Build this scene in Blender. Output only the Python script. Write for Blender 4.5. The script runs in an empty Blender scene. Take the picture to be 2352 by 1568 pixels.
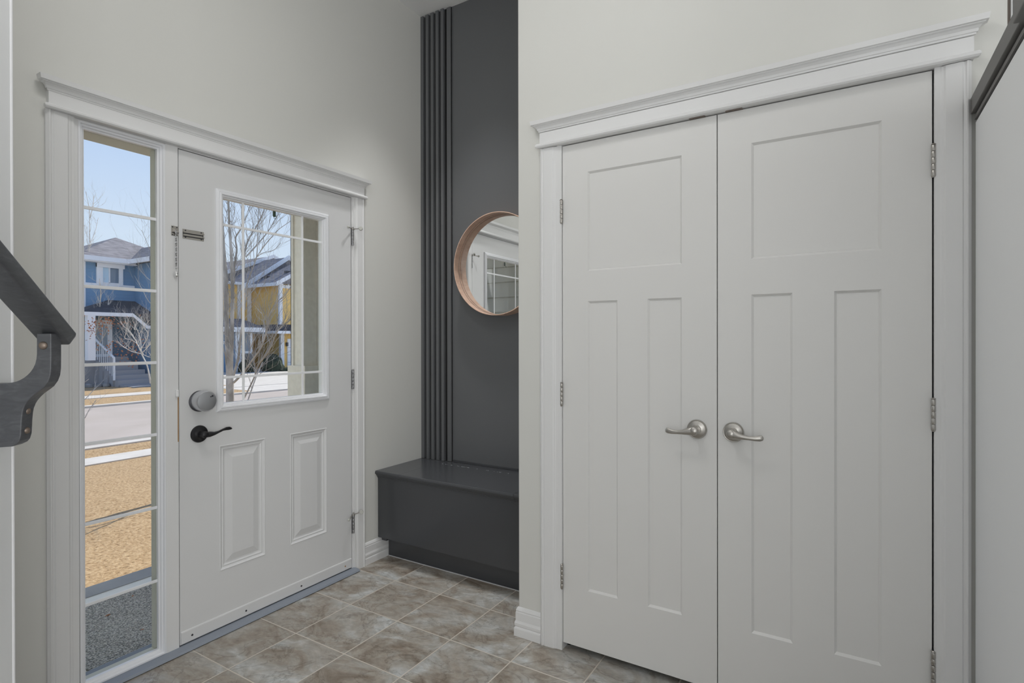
import bpy, bmesh, math, random
from mathutils import Vector, Matrix
PI = math.pi
S = bpy.context.scene
COL = S.collection

# ------------------------------------------------------------------ camera, world, sun, lights, exposure
S.view_settings.view_transform = 'Standard'
S.view_settings.look = 'None'
S.view_settings.exposure = 0.0
S.view_settings.gamma = 1.0
S.view_settings.use_curve_mapping = False
S.cycles.max_bounces = 10
S.cycles.diffuse_bounces = 5
S.cycles.glossy_bounces = 5
S.cycles.transparent_max_bounces = 12
S.cycles.sample_clamp_indirect = 6.0
S.cycles.caustics_reflective = False
S.cycles.caustics_refractive = False

CAM = Vector((2.3391, -2.8406, 1.2477))
YAW, PIT, ROL, FPX = .5508, -.0026, -.0017, 1267.03
fw = Vector((-math.sin(YAW)*math.cos(PIT), math.cos(YAW)*math.cos(PIT), math.sin(PIT)))
rt = Vector((math.cos(YAW), math.sin(YAW), 0)); up = rt.cross(fw)
rt2 = rt*math.cos(ROL) + up*math.sin(ROL); up2 = up*math.cos(ROL) - rt*math.sin(ROL)
cd = bpy.data.cameras.new('camera'); cam = bpy.data.objects.new('camera', cd); COL.objects.link(cam)
cam.matrix_world = Matrix(((rt2.x, up2.x, -fw.x, CAM.x), (rt2.y, up2.y, -fw.y, CAM.y), (rt2.z, up2.z, -fw.z, CAM.z), (0, 0, 0, 1)))
cd.sensor_width = 36.0; cd.lens = FPX*36.0/2352.0; cd.clip_start = .02; cd.clip_end = 300
S.camera = cam

w = bpy.data.worlds.new('sky'); S.world = w; w.use_nodes = True
nt = w.node_tree; nt.nodes.clear()
wo = nt.nodes.new('ShaderNodeOutputWorld'); bg = nt.nodes.new('ShaderNodeBackground')
tc = nt.nodes.new('ShaderNodeTexCoord'); sp = nt.nodes.new('ShaderNodeSeparateXYZ'); rp = nt.nodes.new('ShaderNodeValToRGB')
rp.color_ramp.elements[0].position = 0.0; rp.color_ramp.elements[0].color = (.80, .90, 1.0, 1)
rp.color_ramp.elements[1].position = .75; rp.color_ramp.elements[1].color = (.22, .36, .72, 1)
e = rp.color_ramp.elements.new(.16); e.color = (.70, .82, 1.0, 1)
e = rp.color_ramp.elements.new(.32); e.color = (.52, .68, .98, 1)
nt.links.new(tc.outputs['Generated'], sp.inputs[0]); nt.links.new(sp.outputs['Z'], rp.inputs[0])
nt.links.new(rp.outputs[0], bg.inputs[0]); bg.inputs[1].default_value = .98
nt.links.new(bg.outputs[0], wo.inputs[0])

def aim(o, d):
    o.rotation_euler = Vector(d).to_track_quat('-Z', 'Y').to_euler()
sd = bpy.data.lights.new('sun', 'SUN'); sd.energy = 6.0; sd.angle = .009; sd.color = (1, .95, .88)
sun = bpy.data.objects.new('sun', sd); COL.objects.link(sun); aim(sun, (.16, -.80, -.56)); sun.location = (-8, 10, 12)
def area(name, loc, d, sx, sy, pw, col):
    l = bpy.data.lights.new(name, 'AREA'); l.shape = 'RECTANGLE'; l.size = sx; l.size_y = sy; l.energy = pw; l.color = col
    o = bpy.data.objects.new(name, l); COL.objects.link(o); o.location = loc; aim(o, d); return o
# added fill lights behind and right of the camera, standing in for window daylight
area('rear_fill', (3.3, -5.9, 1.35), (-.2, 1, .0), 4.4, 2.4, 60, (.965, .985, 1))
area('side_fill', (5.85, -4.3, 1.25), (-1, .25, 0), 3.0, 1.9, 83, (.955, .98, 1))
area('foyer_fill', (1.25, -2.15, 3.26), (0, 0, -1), .45, .45, 9, (1, .99, .97))  # added fill above the frame, brightens floor and foyer walls
area('alcove_fill', (.52, -.60, 3.28), (0, 0, -1), .16, .16, 3.4, (1, 1, 1)).data.spread = math.radians(62)  # added narrow fill to lift the bench alcove and wall corner
area('ceiling_fill', (3.6, -5.2, 1.7), (-.25, .3, 1), .6, .6, 12, (1, 1, 1))  # added upward fill for the ceiling, no lamp body

# ------------------------------------------------------------------ materials
M = {}
def mat(name, col, rough=.5, metal=0., bump=None, spec=.5, coat=0.):
    m = bpy.data.materials.new(name); m.use_nodes = True; b = m.node_tree.nodes['Principled BSDF']
    b.inputs['Base Color'].default_value = (*col, 1); b.inputs['Roughness'].default_value = rough; b.inputs['Metallic'].default_value = metal
    b.inputs['Specular IOR Level'].default_value = spec; b.inputs['Coat Weight'].default_value = coat
    n = m.node_tree.nodes; l = m.node_tree.links
    if bump:
        t = n.new('ShaderNodeTexCoord'); z = n.new('ShaderNodeTexNoise'); z.inputs['Scale'].default_value = bump[0]; z.inputs['Detail'].default_value = 4
        p = n.new('ShaderNodeBump'); p.inputs['Strength'].default_value = bump[1]; p.inputs['Distance'].default_value = bump[2]
        l.new(t.outputs['Object'], z.inputs[0]); l.new(z.outputs[0], p.inputs['Height']); l.new(p.outputs[0], b.inputs['Normal'])
    M[name] = m; return m
def noisemat(name, stops, scale, rough=.8, detail=6, distort=0., bumpd=0., stretch=(1, 1, 1), metal=0., spec=.3):
    """noise driven colour: stops = [(pos, colour)...]"""
    m = mat(name, (1, 1, 1), rough, metal, spec=spec); n = m.node_tree.nodes; l = m.node_tree.links; b = n['Principled BSDF']
    t = n.new('ShaderNodeTexCoord'); mp = n.new('ShaderNodeMapping'); mp.inputs['Scale'].default_value = stretch
    z = n.new('ShaderNodeTexNoise'); z.inputs['Scale'].default_value = scale; z.inputs['Detail'].default_value = detail; z.inputs['Distortion'].default_value = distort
    r = n.new('ShaderNodeValToRGB'); el = r.color_ramp.elements
    el[0].position, el[0].color = stops[0][0], (*stops[0][1], 1); el[1].position, el[1].color = stops[-1][0], (*stops[-1][1], 1)
    for q in stops[1:-1]:
        x = el.new(q[0]); x.color = (*q[1], 1)
    l.new(t.outputs['Object'], mp.inputs[0]); l.new(mp.outputs[0], z.inputs[0]); l.new(z.outputs[0], r.inputs[0]); l.new(r.outputs[0], b.inputs['Base Color'])
    if bumpd:
        p = n.new('ShaderNodeBump'); p.inputs['Distance'].default_value = bumpd; l.new(z.outputs[0], p.inputs['Height']); l.new(p.outputs[0], b.inputs['Normal'])
    return m
mat('greige_paint', (.72, .718, .685), .62, bump=(260, .06, .002), spec=.35)
mat('white_ceiling', (.92, .92, .92), .8, bump=(120, .25, .004))
mat('trim_paint', (.80, .80, .80), .38, bump=(60, .03, .002))
mat('entry_door_paint', (.75, .752, .755), .42, bump=(90, .05, .002))
mat('closet_door_paint', (.79, .785, .77), .40, bump=(90, .04, .002))
mat('side_wall_paint', (.88, .89, .90), .55, bump=(200, .05, .002))
mat('black_paint', (.128, .133, .139), .34, bump=(240, .18, .0015), spec=.5)
mat('bench_paint', (.066, .069, .075), .25, bump=(90, .12, .001), spec=.5)
mat('nickel', (.50, .48, .45), .32, 1.0)
mat('dull_steel', (.42, .42, .43), .40, 1.0)
mat('dark_steel', (.10, .10, .11), .5, .8)
mat('black_metal', (.018, .018, .02), .38, .3)
mat('lock_silver', (.62, .63, .66), .30, .85)
mat('lock_face', (.40, .41, .43), .45, .6)
mat('white_plastic', (.85, .85, .85), .4)
mat('rubber_pad', (.50, .50, .46), .6)
mat('brass_shim', (.42, .27, .15), .6)
mat('threshold_vinyl', (.27, .30, .35), .55)
mat('gap_black', (.01, .01, .01), .9)
mat('caulk', (.62, .62, .64), .7)
mat('mirror_silver', (.93, .94, .93), .015, 1.0)
mat('grille_white', (.90, .91, .93), .35)
mat('vinyl_frame', (.86, .87, .90), .33)
mat('beige_jamb', (.74, .73, .65), .6)
mat('green_hook', (.05, .08, .06), .3)
mat('rivet', (.30, .24, .20), .45, .8)
mat('taupe_panel', (.20, .165, .14), .6)
mat('ledge_grey', (.155, .15, .145), .5)
noisemat('rail_stain', [(.3, (.082, .086, .095)), (.55, (.102, .106, .116)), (.75, (.135, .141, .153))], 30, .42, 8, 1.0, .0006, (1, 1, 3), spec=.5)
noisemat('veneer', [(.3, (.66, .43, .32)), (.6, (.76, .53, .41)), (.8, (.82, .60, .47))], 14, .42, 6, .4, 0, (1, 1, 4))
noisemat('bark', [(.3, (.25, .235, .22)), (.55, (.44, .42, .40)), (.75, (.66, .64, .62))], 7, .9, 8, .6, .01, (1, 1, .5))
noisemat('pale_bark', [(.3, (.52, .46, .40)), (.7, (.85, .80, .72))], 5, .9)
noisemat('orange_leaf', [(.3, (.36, .13, .06)), (.7, (.60, .26, .12))], 3, .8)
noisemat('dead_grass', [(.28, (.16, .095, .045)), (.40, (.37, .235, .115)), (.54, (.46, .31, .165)), (.75, (.60, .43, .25))], 34, .95, 15, .25, .008, (1, 1, 1))
noisemat('street_asphalt', [(.3, (.42, .355, .305)), (.7, (.48, .41, .36))], .8, .9, 10)
noisemat('concrete', [(.3, (.57, .52, .46)), (.7, (.66, .61, .55))], 2, .9, 10)
noisemat('grey_concrete', [(.3, (.36, .37, .39)), (.7, (.44, .45, .47))], 6, .9, 10)
noisemat('mulch', [(.3, (.05, .035, .03)), (.7, (.20, .13, .09))], 9, .95, 8)
noisemat('stone', [(.3, (.12, .12, .12)), (.7, (.36, .35, .34))], 3, .9, 8, 0, .05)
noisemat('shingle', [(.3, (.15, .14, .15)), (.5, (.23, .215, .225)), (.7, (.31, .29, .30))], 2.4, .95, 12, 0, .02, (1, 1, 5))
noisemat('shingle_dark', [(.3, (.045, .045, .055)), (.7, (.10, .10, .115))], 2.4, .95, 12, 0, .02, (1, 1, 5))
noisemat('evergreen', [(.3, (.012, .02, .012)), (.7, (.06, .08, .05))], 6, .95, 10)
noisemat('stucco_trim', [(.3, (.80, .78, .73)), (.7, (.88, .86, .81))], 30, .75, 8, 0, .004)
mat('house_trim', (.88, .89, .92), .6)
mat('house_glass', (.16, .22, .30), .08, .0, spec=.8)
mat('curtain_white', (.55, .72, .85), .5)
mat('board_siding', (.50, .52, .48), .6)
mat('bead_highlight', (.93, .93, .95), .25)  # highlight down the stair wall corner put in as a brighter white
mat('white_deck', (.93, .92, .88), .7)
mat('step_concrete', (.35, .35, .37), .9)

def siding(name, col, pitch, depth=.012, rough=.6):
    m = mat(name, col, rough); n = m.node_tree.nodes; l = m.node_tree.links; b = n['Principled BSDF']
    g = n.new('ShaderNodeNewGeometry'); s = n.new('ShaderNodeSeparateXYZ'); a = n.new('ShaderNodeMath'); a.operation = 'DIVIDE'; a.inputs[1].default_value = pitch
    f = n.new('ShaderNodeMath'); f.operation = 'FRACT'; k = n.new('ShaderNodeMath'); k.operation = 'SUBTRACT'; k.inputs[0].default_value = 1
    p = n.new('ShaderNodeBump'); p.inputs['Distance'].default_value = depth; p.inputs['Strength'].default_value = 1
    l.new(g.outputs['Position'], s.inputs[0]); l.new(s.outputs['Z'], a.inputs[0]); l.new(a.outputs[0], f.inputs[0]); l.new(f.outputs[0], k.inputs[1])
    l.new(k.outputs[0], p.inputs['Height']); l.new(p.outputs[0], b.inputs['Normal'])
siding('blue_siding', (.17, .31, .48), .17, .03)
siding('blue_siding_shaded', (.10, .17, .25), .17, .03)  # darker copy of the blue siding, porch shade put into the colour
siding('yellow_siding', (.93, .60, .19), .15, .03)
siding('grey_siding', (.48, .50, .46), .15, .018)

# glass: sees through, mirrors a little by angle
m = bpy.data.materials.new('clear_glass'); m.use_nodes = True; n = m.node_tree.nodes; l = m.node_tree.links; n.clear()
o_ = n.new('ShaderNodeOutputMaterial'); mx = n.new('ShaderNodeMixShader'); tr = n.new('ShaderNodeBsdfTransparent'); gl = n.new('ShaderNodeBsdfGlossy'); lw = n.new('ShaderNodeLayerWeight'); fr = n.new('ShaderNodeMath'); pw_ = n.new('ShaderNodeMath')
tr.inputs[0].default_value = (.97, .985, .98, 1); gl.inputs['Roughness'].default_value = .01; lw.inputs[0].default_value = .5; pw_.operation = 'POWER'; pw_.inputs[1].default_value = 5; fr.operation = 'MULTIPLY_ADD'; fr.inputs[1].default_value = .8; fr.inputs[2].default_value = .03; l.new(lw.outputs['Facing'], pw_.inputs[0]); l.new(pw_.outputs[0], fr.inputs[0])
l.new(fr.outputs[0], mx.inputs[0]); l.new(tr.outputs[0], mx.inputs[1]); l.new(gl.outputs[0], mx.inputs[2]); l.new(mx.outputs[0], o_.inputs[0]); M['clear_glass'] = m

# floor tile: 30 cm stone-look ceramic squares with pale grout
def tile_mat():
    m = mat('floor_tile', (.3, .27, .24), .42, spec=.4); n = m.node_tree.nodes; l = m.node_tree.links; b = n['Principled BSDF']
    g = n.new('ShaderNodeNewGeometry'); s = n.new('ShaderNodeSeparateXYZ'); l.new(g.outputs['Position'], s.inputs[0])
    def mth(op, a, bb=None, c=None):
        x = n.new('ShaderNodeMath'); x.operation = op
        for i, v in enumerate((a, bb, c)):
            if v is None: continue
            if isinstance(v, (int, float)): x.inputs[i].default_value = v
            else: l.new(v, x.inputs[i])
        return x.outputs[0]
    cell = []; dist = []
    for ax, off, sz in (('X', -.010, .3015), ('Y', -.688-6*.3055, .3055)):
        u = mth('DIVIDE', mth('SUBTRACT', s.outputs[ax], off), sz)
        cell.append(mth('FLOOR', u)); f = mth('FRACT', u)
        dist.append(mth('MULTIPLY', mth('MINIMUM', f, mth('SUBTRACT', 1.0, f)), sz))
    d = mth('MINIMUM', dist[0], dist[1]); gm = mth('LESS_THAN', d, .0026)
    cv = n.new('ShaderNodeCombineXYZ'); l.new(cell[0], cv.inputs[0]); l.new(cell[1], cv.inputs[1])
    wn = n.new('ShaderNodeTexWhiteNoise'); wn.noise_dimensions = '3D'; l.new(cv.outputs[0], wn.inputs[0])
    vm = n.new('ShaderNodeVectorMath'); vm.operation = 'MULTIPLY_ADD'; vm.inputs[1].default_value = (9, 9, 9)
    l.new(wn.outputs['Color'], vm.inputs[0]); l.new(g.outputs['Position'], vm.inputs[2])
    mp = n.new('ShaderNodeMapping'); mp.inputs['Rotation'].default_value = (0, 0, -.45); mp.inputs['Scale'].default_value = (1, 1.5, 1); l.new(vm.outputs[0], mp.inputs[0])
    def noise(sc, det, dis, rough=.55):
        z = n.new('ShaderNodeTexNoise'); z.inputs['Scale'].default_value = sc; z.inputs['Detail'].default_value = det; z.inputs['Distortion'].default_value = dis
        z.inputs['Roughness'].default_value = rough; l.new(mp.outputs[0], z.inputs[0]); return z.outputs[0]
    def ramp(f, st):
        r = n.new('ShaderNodeValToRGB'); el = r.color_ramp.elements
        el[0].position, el[0].color = st[0][0], (*st[0][1], 1); el[1].position, el[1].color = st[-1][0], (*st[-1][1], 1)
        for q in st[1:-1]:
            x = el.new(q[0]); x.color = (*q[1], 1)
        l.new(f, r.inputs[0]); return r.outputs[0]
    base = ramp(noise(4.2, 9, .8, .62), [(.33, (.25, .200, .155)), (.44, (.385, .340, .285)), (.54, (.47, .447, .405)), (.66, (.62, .635, .625))])
    fine = ramp(noise(26, 8, .5, .65), [(.3, (.70, .705, .71)), (.7, (1.04, 1.04, 1.05))])
    mu = n.new('ShaderNodeMix'); mu.data_type = 'RGBA'; mu.blend_type = 'MULTIPLY'; mu.inputs['Factor'].default_value = 1; l.new(base, mu.inputs['A']); l.new(fine, mu.inputs['B'])
    # thin dark veins where a stretched noise crosses its middle
    v = mth('ABSOLUTE', mth('SUBTRACT', noise(3.1, 7, 1.6, .6), .5)); vein = ramp(v, [(.0, (.62, .60, .58)), (.018, (1, 1, 1))])
    m2 = n.new('ShaderNodeMix'); m2.data_type = 'RGBA'; m2.blend_type = 'MULTIPLY'; m2.inputs['Factor'].default_value = .8; l.new(mu.outputs['Result'], m2.inputs['A']); l.new(vein, m2.inputs['B'])
    m3 = n.new('ShaderNodeMix'); m3.data_type = 'RGBA'; l.new(gm, m3.inputs['Factor']); l.new(m2.outputs['Result'], m3.inputs['A']); m3.inputs['B'].default_value = (.62, .57, .50, 1)
    l.new(m3.outputs['Result'], b.inputs['Base Color'])
    p = n.new('ShaderNodeBump'); p.inputs['Distance'].default_value = .002; p.inputs['Strength'].default_value = .6
    l.new(mth('MINIMUM', mth('MULTIPLY', d, 250.0), 1.0), p.inputs['Height']); l.new(p.outputs[0], b.inputs['Normal'])
tile_mat()

def mat_carpet():
    m = mat('ribbed_mat', (.16, .165, .17), .95, spec=.1); n = m.node_tree.nodes; l = m.node_tree.links; b = n['Principled BSDF']
    t = n.new('ShaderNodeTexCoord'); wv = n.new('ShaderNodeTexWave'); wv.bands_direction = 'X'; wv.inputs['Scale'].default_value = 22; wv.inputs['Distortion'].default_value = 1.2; wv.inputs['Detail Scale'].default_value = 6
    z = n.new('ShaderNodeTexNoise'); z.inputs['Scale'].default_value = 160; z.inputs['Detail'].default_value = 4
    r = n.new('ShaderNodeValToRGB'); el = r.color_ramp.elements; el[0].position = .36; el[0].color = (.17, .165, .155, 1); el[1].position = .68; el[1].color = (.95, .92, .86, 1)
    l.new(t.outputs['Object'], wv.inputs[0]); l.new(t.outputs['Object'], z.inputs[0]); l.new(z.outputs[0], r.inputs[0]); l.new(r.outputs[0], b.inputs['Base Color'])
    p = n.new('ShaderNodeBump'); p.inputs['Distance'].default_value = .006; l.new(wv.outputs[0], p.inputs['Height']); l.new(p.outputs[0], b.inputs['Normal'])
mat_carpet()

# ------------------------------------------------------------------ mesh helpers
def new(): return bmesh.new()
def fin(name, bm, m, parent=None, smooth=False, bevel=0., recalc=True, mats=None):
    bmesh.ops.remove_doubles(bm, verts=bm.verts, dist=1e-6)
    if recalc: bmesh.ops.recalc_face_normals(bm, faces=bm.faces)
    me = bpy.data.meshes.new(name); bm.to_mesh(me); bm.free()
    for x in ([m] if m else []) + (mats or []): me.materials.append(M[x])
    o = bpy.data.objects.new(name, me); COL.objects.link(o)
    if parent is not None: o.parent = parent; o.matrix_parent_inverse = parent.matrix_world.inverted() if False else Matrix.Translation(-Vector(parent.location))
    if smooth:
        for p in me.polygons: p.use_smooth = True
        me.set_sharp_from_angle(angle=math.radians(40))
    if bevel:
        b = o.modifiers.new('bevel', 'BEVEL'); b.width = bevel; b.segments = 2; b.limit_method = 'ANGLE'; b.angle_limit = .6
    return o
def struct(o): o['kind'] = 'structure'; return o
def tag(o, label, cat, group=None, kind=None):
    o['label'] = label; o['category'] = cat
    if group: o['group'] = group
    if kind: o['kind'] = kind
    return o
def empty(name, loc):
    o = bpy.data.objects.new(name, None); o.location = loc; o.empty_display_size = .05; COL.objects.link(o); return o
def box(bm, x0, y0, z0, x1, y1, z1):
    v = [bm.verts.new((x, y, z)) for x in (x0, x1) for y in (y0, y1) for z in (z0, z1)]
    for f in ((0, 1, 3, 2), (4, 6, 7, 5), (0, 4, 5, 1), (2, 3, 7, 6), (0, 2, 6, 4), (1, 5, 7, 3)): bm.faces.new([v[i] for i in f])
    return bm
def obox(name, m, parent, *a, bevel=0.): return fin(name, box(new(), *a), m, parent, bevel=bevel)
def loft(bm, rings, close=True, cap=True):
    """rings: equal-length lists of points; skin neighbours"""
    R = [[bm.verts.new(p) for p in r] for r in rings]; k = len(R[0])
    for a, b in zip(R, R[1:]):
        for i in range(k if close else k-1):
            j = (i+1) % k
            try: bm.faces.new((a[i], a[j], b[j], b[i]))
            except ValueError: pass
    if cap:
        for r in (R[0], R[-1]):
            try: bm.faces.new(r)
            except ValueError: pass
    return bm
def frame_of(axis):
    a = Vector(axis).normalized(); u = a.orthogonal().normalized() if abs(a.z) < .99 else Vector((1, 0, 0)); v = a.cross(u); return a, u, v
def lathe(bm, base, axis, prof, seg=32, ring=False):
    """prof: [(radius, distance along axis)]"""
    a, u, v = frame_of(axis); b = Vector(base)
    return loft(bm, [[b + a*h + (u*math.cos(t) + v*math.sin(t))*max(r, 1e-4) for t in [2*PI*i/seg for i in range(seg)]] for r, h in (prof + [prof[0]] if ring else prof)], cap=not ring)
def tube(bm, pts, rad, seg=8, cap=True):
    pts = [Vector(p) for p in pts]; rings = []; pu = None
    for i, p in enumerate(pts):
        t = (pts[min(i+1, len(pts)-1)] - pts[max(i-1, 0)]).normalized()
        if pu is None: pu = t.orthogonal().normalized()
        u = (pu - t*pu.dot(t)); u = u.normalized() if u.length > 1e-5 else t.orthogonal().normalized(); pu = u; v = t.cross(u)
        r = rad[i] if isinstance(rad, (list, tuple)) else rad
        rings.append([p + (u*math.cos(2*PI*k/seg) + v*math.sin(2*PI*k/seg))*r for k in range(seg)])
    return loft(bm, rings, cap=cap)
def prism(bm, poly, M3, d0, d1):
    """extrude a 2D polygon (a,b) between depth d0 and d1; M3(a,b,d)->point"""
    return loft(bm, [[M3(a, b, d) for a, b in poly] for d in (d0, d1)])
def crown(bm, u0, u1, prof, M3, base=0.):
    """horizontal moulding with returned ends; prof: [(out, z)]"""
    return loft(bm, [[M3(u0-o, z, base), M3(u0-o, z, base+o+.002), M3(u1+o, z, base+o+.002), M3(u1+o, z, base)] for o, z in prof])
def panel_face(bm, U, V, cells, M3, t):
    """front face of a slab cut by grid lines U,V; cells {(i,j)|((i0,j0),(i1,j1)): profile or None for a hole}; M3(u,v,d)"""
    used = {}
    for k, pr in cells.items():
        (i0, j0), (i1, j1) = k
        for i in range(i0, i1+1):
            for j in range(j0, j1+1): used[(i, j)] = 1
        rings = []
        for ins, dep in pr['p']:
            rings.append([M3(a, b, dep) for a, b in ((U[i0]+ins, V[j0]+ins), (U[i1+1]-ins, V[j0]+ins), (U[i1+1]-ins, V[j1+1]-ins), (U[i0]+ins, V[j1+1]-ins))])
        if pr.get('hole'):
            ins = pr['p'][-1][0]; rings.append([M3(a, b, -t) for a, b in ((U[i0]+ins, V[j0]+ins), (U[i1+1]-ins, V[j0]+ins), (U[i1+1]-ins, V[j1+1]-ins), (U[i0]+ins, V[j1+1]-ins))])
        R = [[bm.verts.new(p) for p in r] for r in rings]
        for a, b in zip(R, R[1:]):
            for q in range(4): bm.faces.new((a[q], a[(q+1) % 4], b[(q+1) % 4], b[q]))
        if not pr.get('hole'): bm.faces.new(R[-1])
    for d in (0, -t):
        for i in range(len(U)-1):
            for j in range(len(V)-1):
                if d == 0 and (i, j) in used: continue
                if d == -t and any(p.get('hole') and k[0][0] <= i <= k[1][0] and k[0][1] <= j <= k[1][1] for k, p in cells.items()): continue
                bm.faces.new([bm.verts.new(M3(a, b, d)) for a, b in ((U[i], V[j]), (U[i+1], V[j]), (U[i+1], V[j+1]), (U[i], V[j+1]))])
    for i in range(len(U)-1):
        for vv in (V[0], V[-1]): bm.faces.new([bm.verts.new(M3(a, vv, d)) for a, d in ((U[i], 0), (U[i+1], 0), (U[i+1], -t), (U[i], -t))])
    for j in range(len(V)-1):
        for uu in (U[0], U[-1]): bm.faces.new([bm.verts.new(M3(uu, b, d)) for b, d in ((V[j], 0), (V[j+1], 0), (V[j+1], -t), (V[j], -t))])
    return bm
ENT = lambda u, v, d: Vector((d, u, v))            # on the entry wall: u along y, out of the wall = +x
CLO = lambda u, v, d: Vector((u, -.807-d, v))      # on the closet wall: u along x, out of the wall = -y
FZ = -.02                                          # floor level
CH = 3.31                                          # ceiling level

# ------------------------------------------------------------------ room shell
bm = new(); box(bm, 0, -6.2, FZ-.12, 6.1, 1.6, FZ); struct(fin('floor', bm, 'floor_tile'))
bm = new(); box(bm, -.14, -6.3, CH, 6.2, 1.7, CH+.12); struct(fin('ceiling', bm, 'white_ceiling'))
# entry wall with the opening of the door unit
bm = new(); prism(bm, [(-2.42, FZ-.02), (-1.992, FZ-.02), (-1.992, 2.036), (-.702, 2.036), (-.702, FZ-.02), (0, FZ-.02), (0, CH), (-2.42, CH)], lambda a, b, d: Vector((d, a, b)), -0.066, 0)
struct(fin('wall_left', bm, 'greige_paint'))
bm = new(); box(bm, 0, -.12, FZ, 1.24, .0, CH); struct(fin('wall_back', bm, 'black_paint'))
# closet wall: left pier, over the doors, right pier, and the closet's own side toward the bench
bm = new(); prism(bm, [(1.121, FZ), (1.315, FZ), (1.315, 2.06), (2.563, 2.06), (2.563, FZ), (2.712, FZ), (2.712, CH), (1.121, CH)], lambda a, b, d: Vector((a, d, b)), -.807, -.69)
struct(fin('wall_closet', bm, 'greige_paint', bevel=.006))
bm = new(); box(bm, 1.121, -.69, FZ, 1.24, -.12, CH); struct(fin('wall_alcove', bm, 'greige_paint'))
bm = new(); box(bm, 1.24, -.20, FZ, 2.712, -.12, CH); struct(fin('wall_closet_inside', bm, 'greige_paint'))
bm = new(); box(bm, 2.64, -.69, FZ, 2.712, -.20, CH); struct(fin('wall_closet_side', bm, 'greige_paint'))
# low wall on the right and the upper level behind it
bm = new(); box(bm, 2.640, -2.3, FZ, 2.76, -.822, 1.862); struct(fin('wall_right', bm, 'side_wall_paint', bevel=.002))
bm = new(); box(bm, 2.712, .60, FZ, 6.1, .72, CH); struct(fin('wall_upper', bm, 'greige_paint'))
bm = new(); box(bm, 5.98, -6.2, FZ, 6.1, .6, CH); struct(fin('wall_far_right', bm, 'greige_paint'))
bm = new(); box(bm, .0, -6.2, FZ, 5.98, -6.08, CH); struct(fin('wall_rear', bm, 'greige_paint'))
# stair wall on the left at an angle, meeting the entry wall
NW = Vector((.75115, .66013, 0)); DH = Vector((-.66013, .75115, 0)); PW = -1.05004
c0 = Vector((.6708, -2.3539, 0)); c1 = c0 - DH*1.3
bm = new(); prism(bm, [(c0.x, c0.y), (c1.x, c1.y), (c1.x-.15, c1.y), (.55, -2.60), (0, -2.50), (-.14, -2.42), (0, c0.y)], lambda a, b, d: Vector((a, b, d)), FZ, CH)
struct(fin('wall_stair', bm, 'side_wall_paint'))
bm = new(); lathe(bm, (c0.x-.0020, c0.y-.0010, FZ), (0, 0, 1), [(.0048, 0), (.0048, CH-FZ)], 16); struct(fin('trim_corner_bead', bm, 'bead_highlight', smooth=True))

# ------------------------------------------------------------------ entry door unit: casing, sidelight, door
bm = new()
def casing(bm, u0, u1, z0, z1, M3, flip=False, t=.019):
    w_ = u1-u0
    pr = [(0, 0), (0, t*.55), (.05, t*.75), (.10, t*.98), (.14, t), (.18, t*.80), (.22, t*.74), (.27, t*.92), (.74, t*.80), (.80, t*.62), (.86, t*.58), (.90, t*.5), (1, t*.46), (1, 0)]
    pts = [((u1-q*w_) if flip else (u0+q*w_), d) for q, d in pr]
    loft(bm, [[M3(u, z, d) for u, d in pts] for z in (z0, z1)])
casing(bm, -2.072, -1.990, FZ, 2.038, ENT)
casing(bm, -.706, -.634, FZ, 2.038, ENT, flip=True)
CR = [(.0, 2.097), (.004, 2.098), (.005, 2.103), (.008, 2.104), (.010, 2.112), (.016, 2.118), (.023, 2.1205), (.023, 2.1225), (.029, 2.124), (.032, 2.140), (.0, 2.141)]
box(bm, 0, -2.066, 2.036, .020, -.640, 2.100)
crown(bm, -2.066, -.640, [(.0, 2.036), (.010, 2.037), (.014, 2.042), (.014, 2.048), (.010, 2.053), (.0, 2.055)], ENT, .018)
crown(bm, -2.066, -.640, CR, ENT, .016)
struct(fin('trim_1', bm, 'trim_paint'))
# frame of the unit (jambs, mullion, head)
bm = new()
box(bm, -0.066, -1.992, FZ, .002, -1.976, 2.036); box(bm, -0.066, -1.686, FZ, .004, -1.636, 2.036); box(bm, -.13, -.7175, FZ, .002, -.702, 2.036)
box(bm, -0.066, -1.976, 2.031, .002, -1.686, 2.036); box(bm, -.13, -1.636, 2.0325, .002, -.7175, 2.036)
struct(fin('trim_2', bm, 'trim_paint', bevel=.002))
# dark weather gap behind the slab edge
bm = new(); box(bm, -.125, -1.636, FZ, -.047, -1.612, 2.0325); box(bm, -.125, -.742, FZ, -.047, -.7175, 2.0325); box(bm, -.125, -1.612, 2.008, -.047, -.742, 2.0325)
struct(fin('trim_3', bm, 'gap_black'))
bm = new(); prism(bm, [(-.125, FZ), (.040, FZ), (.046, FZ+.004), (.040, FZ+.012), (.004, FZ+.016), (-.125, FZ+.016)], lambda a, b, d: Vector((a, d, b)), -1.992, -.702)
struct(fin('trim_threshold', bm, 'threshold_vinyl'))

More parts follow.
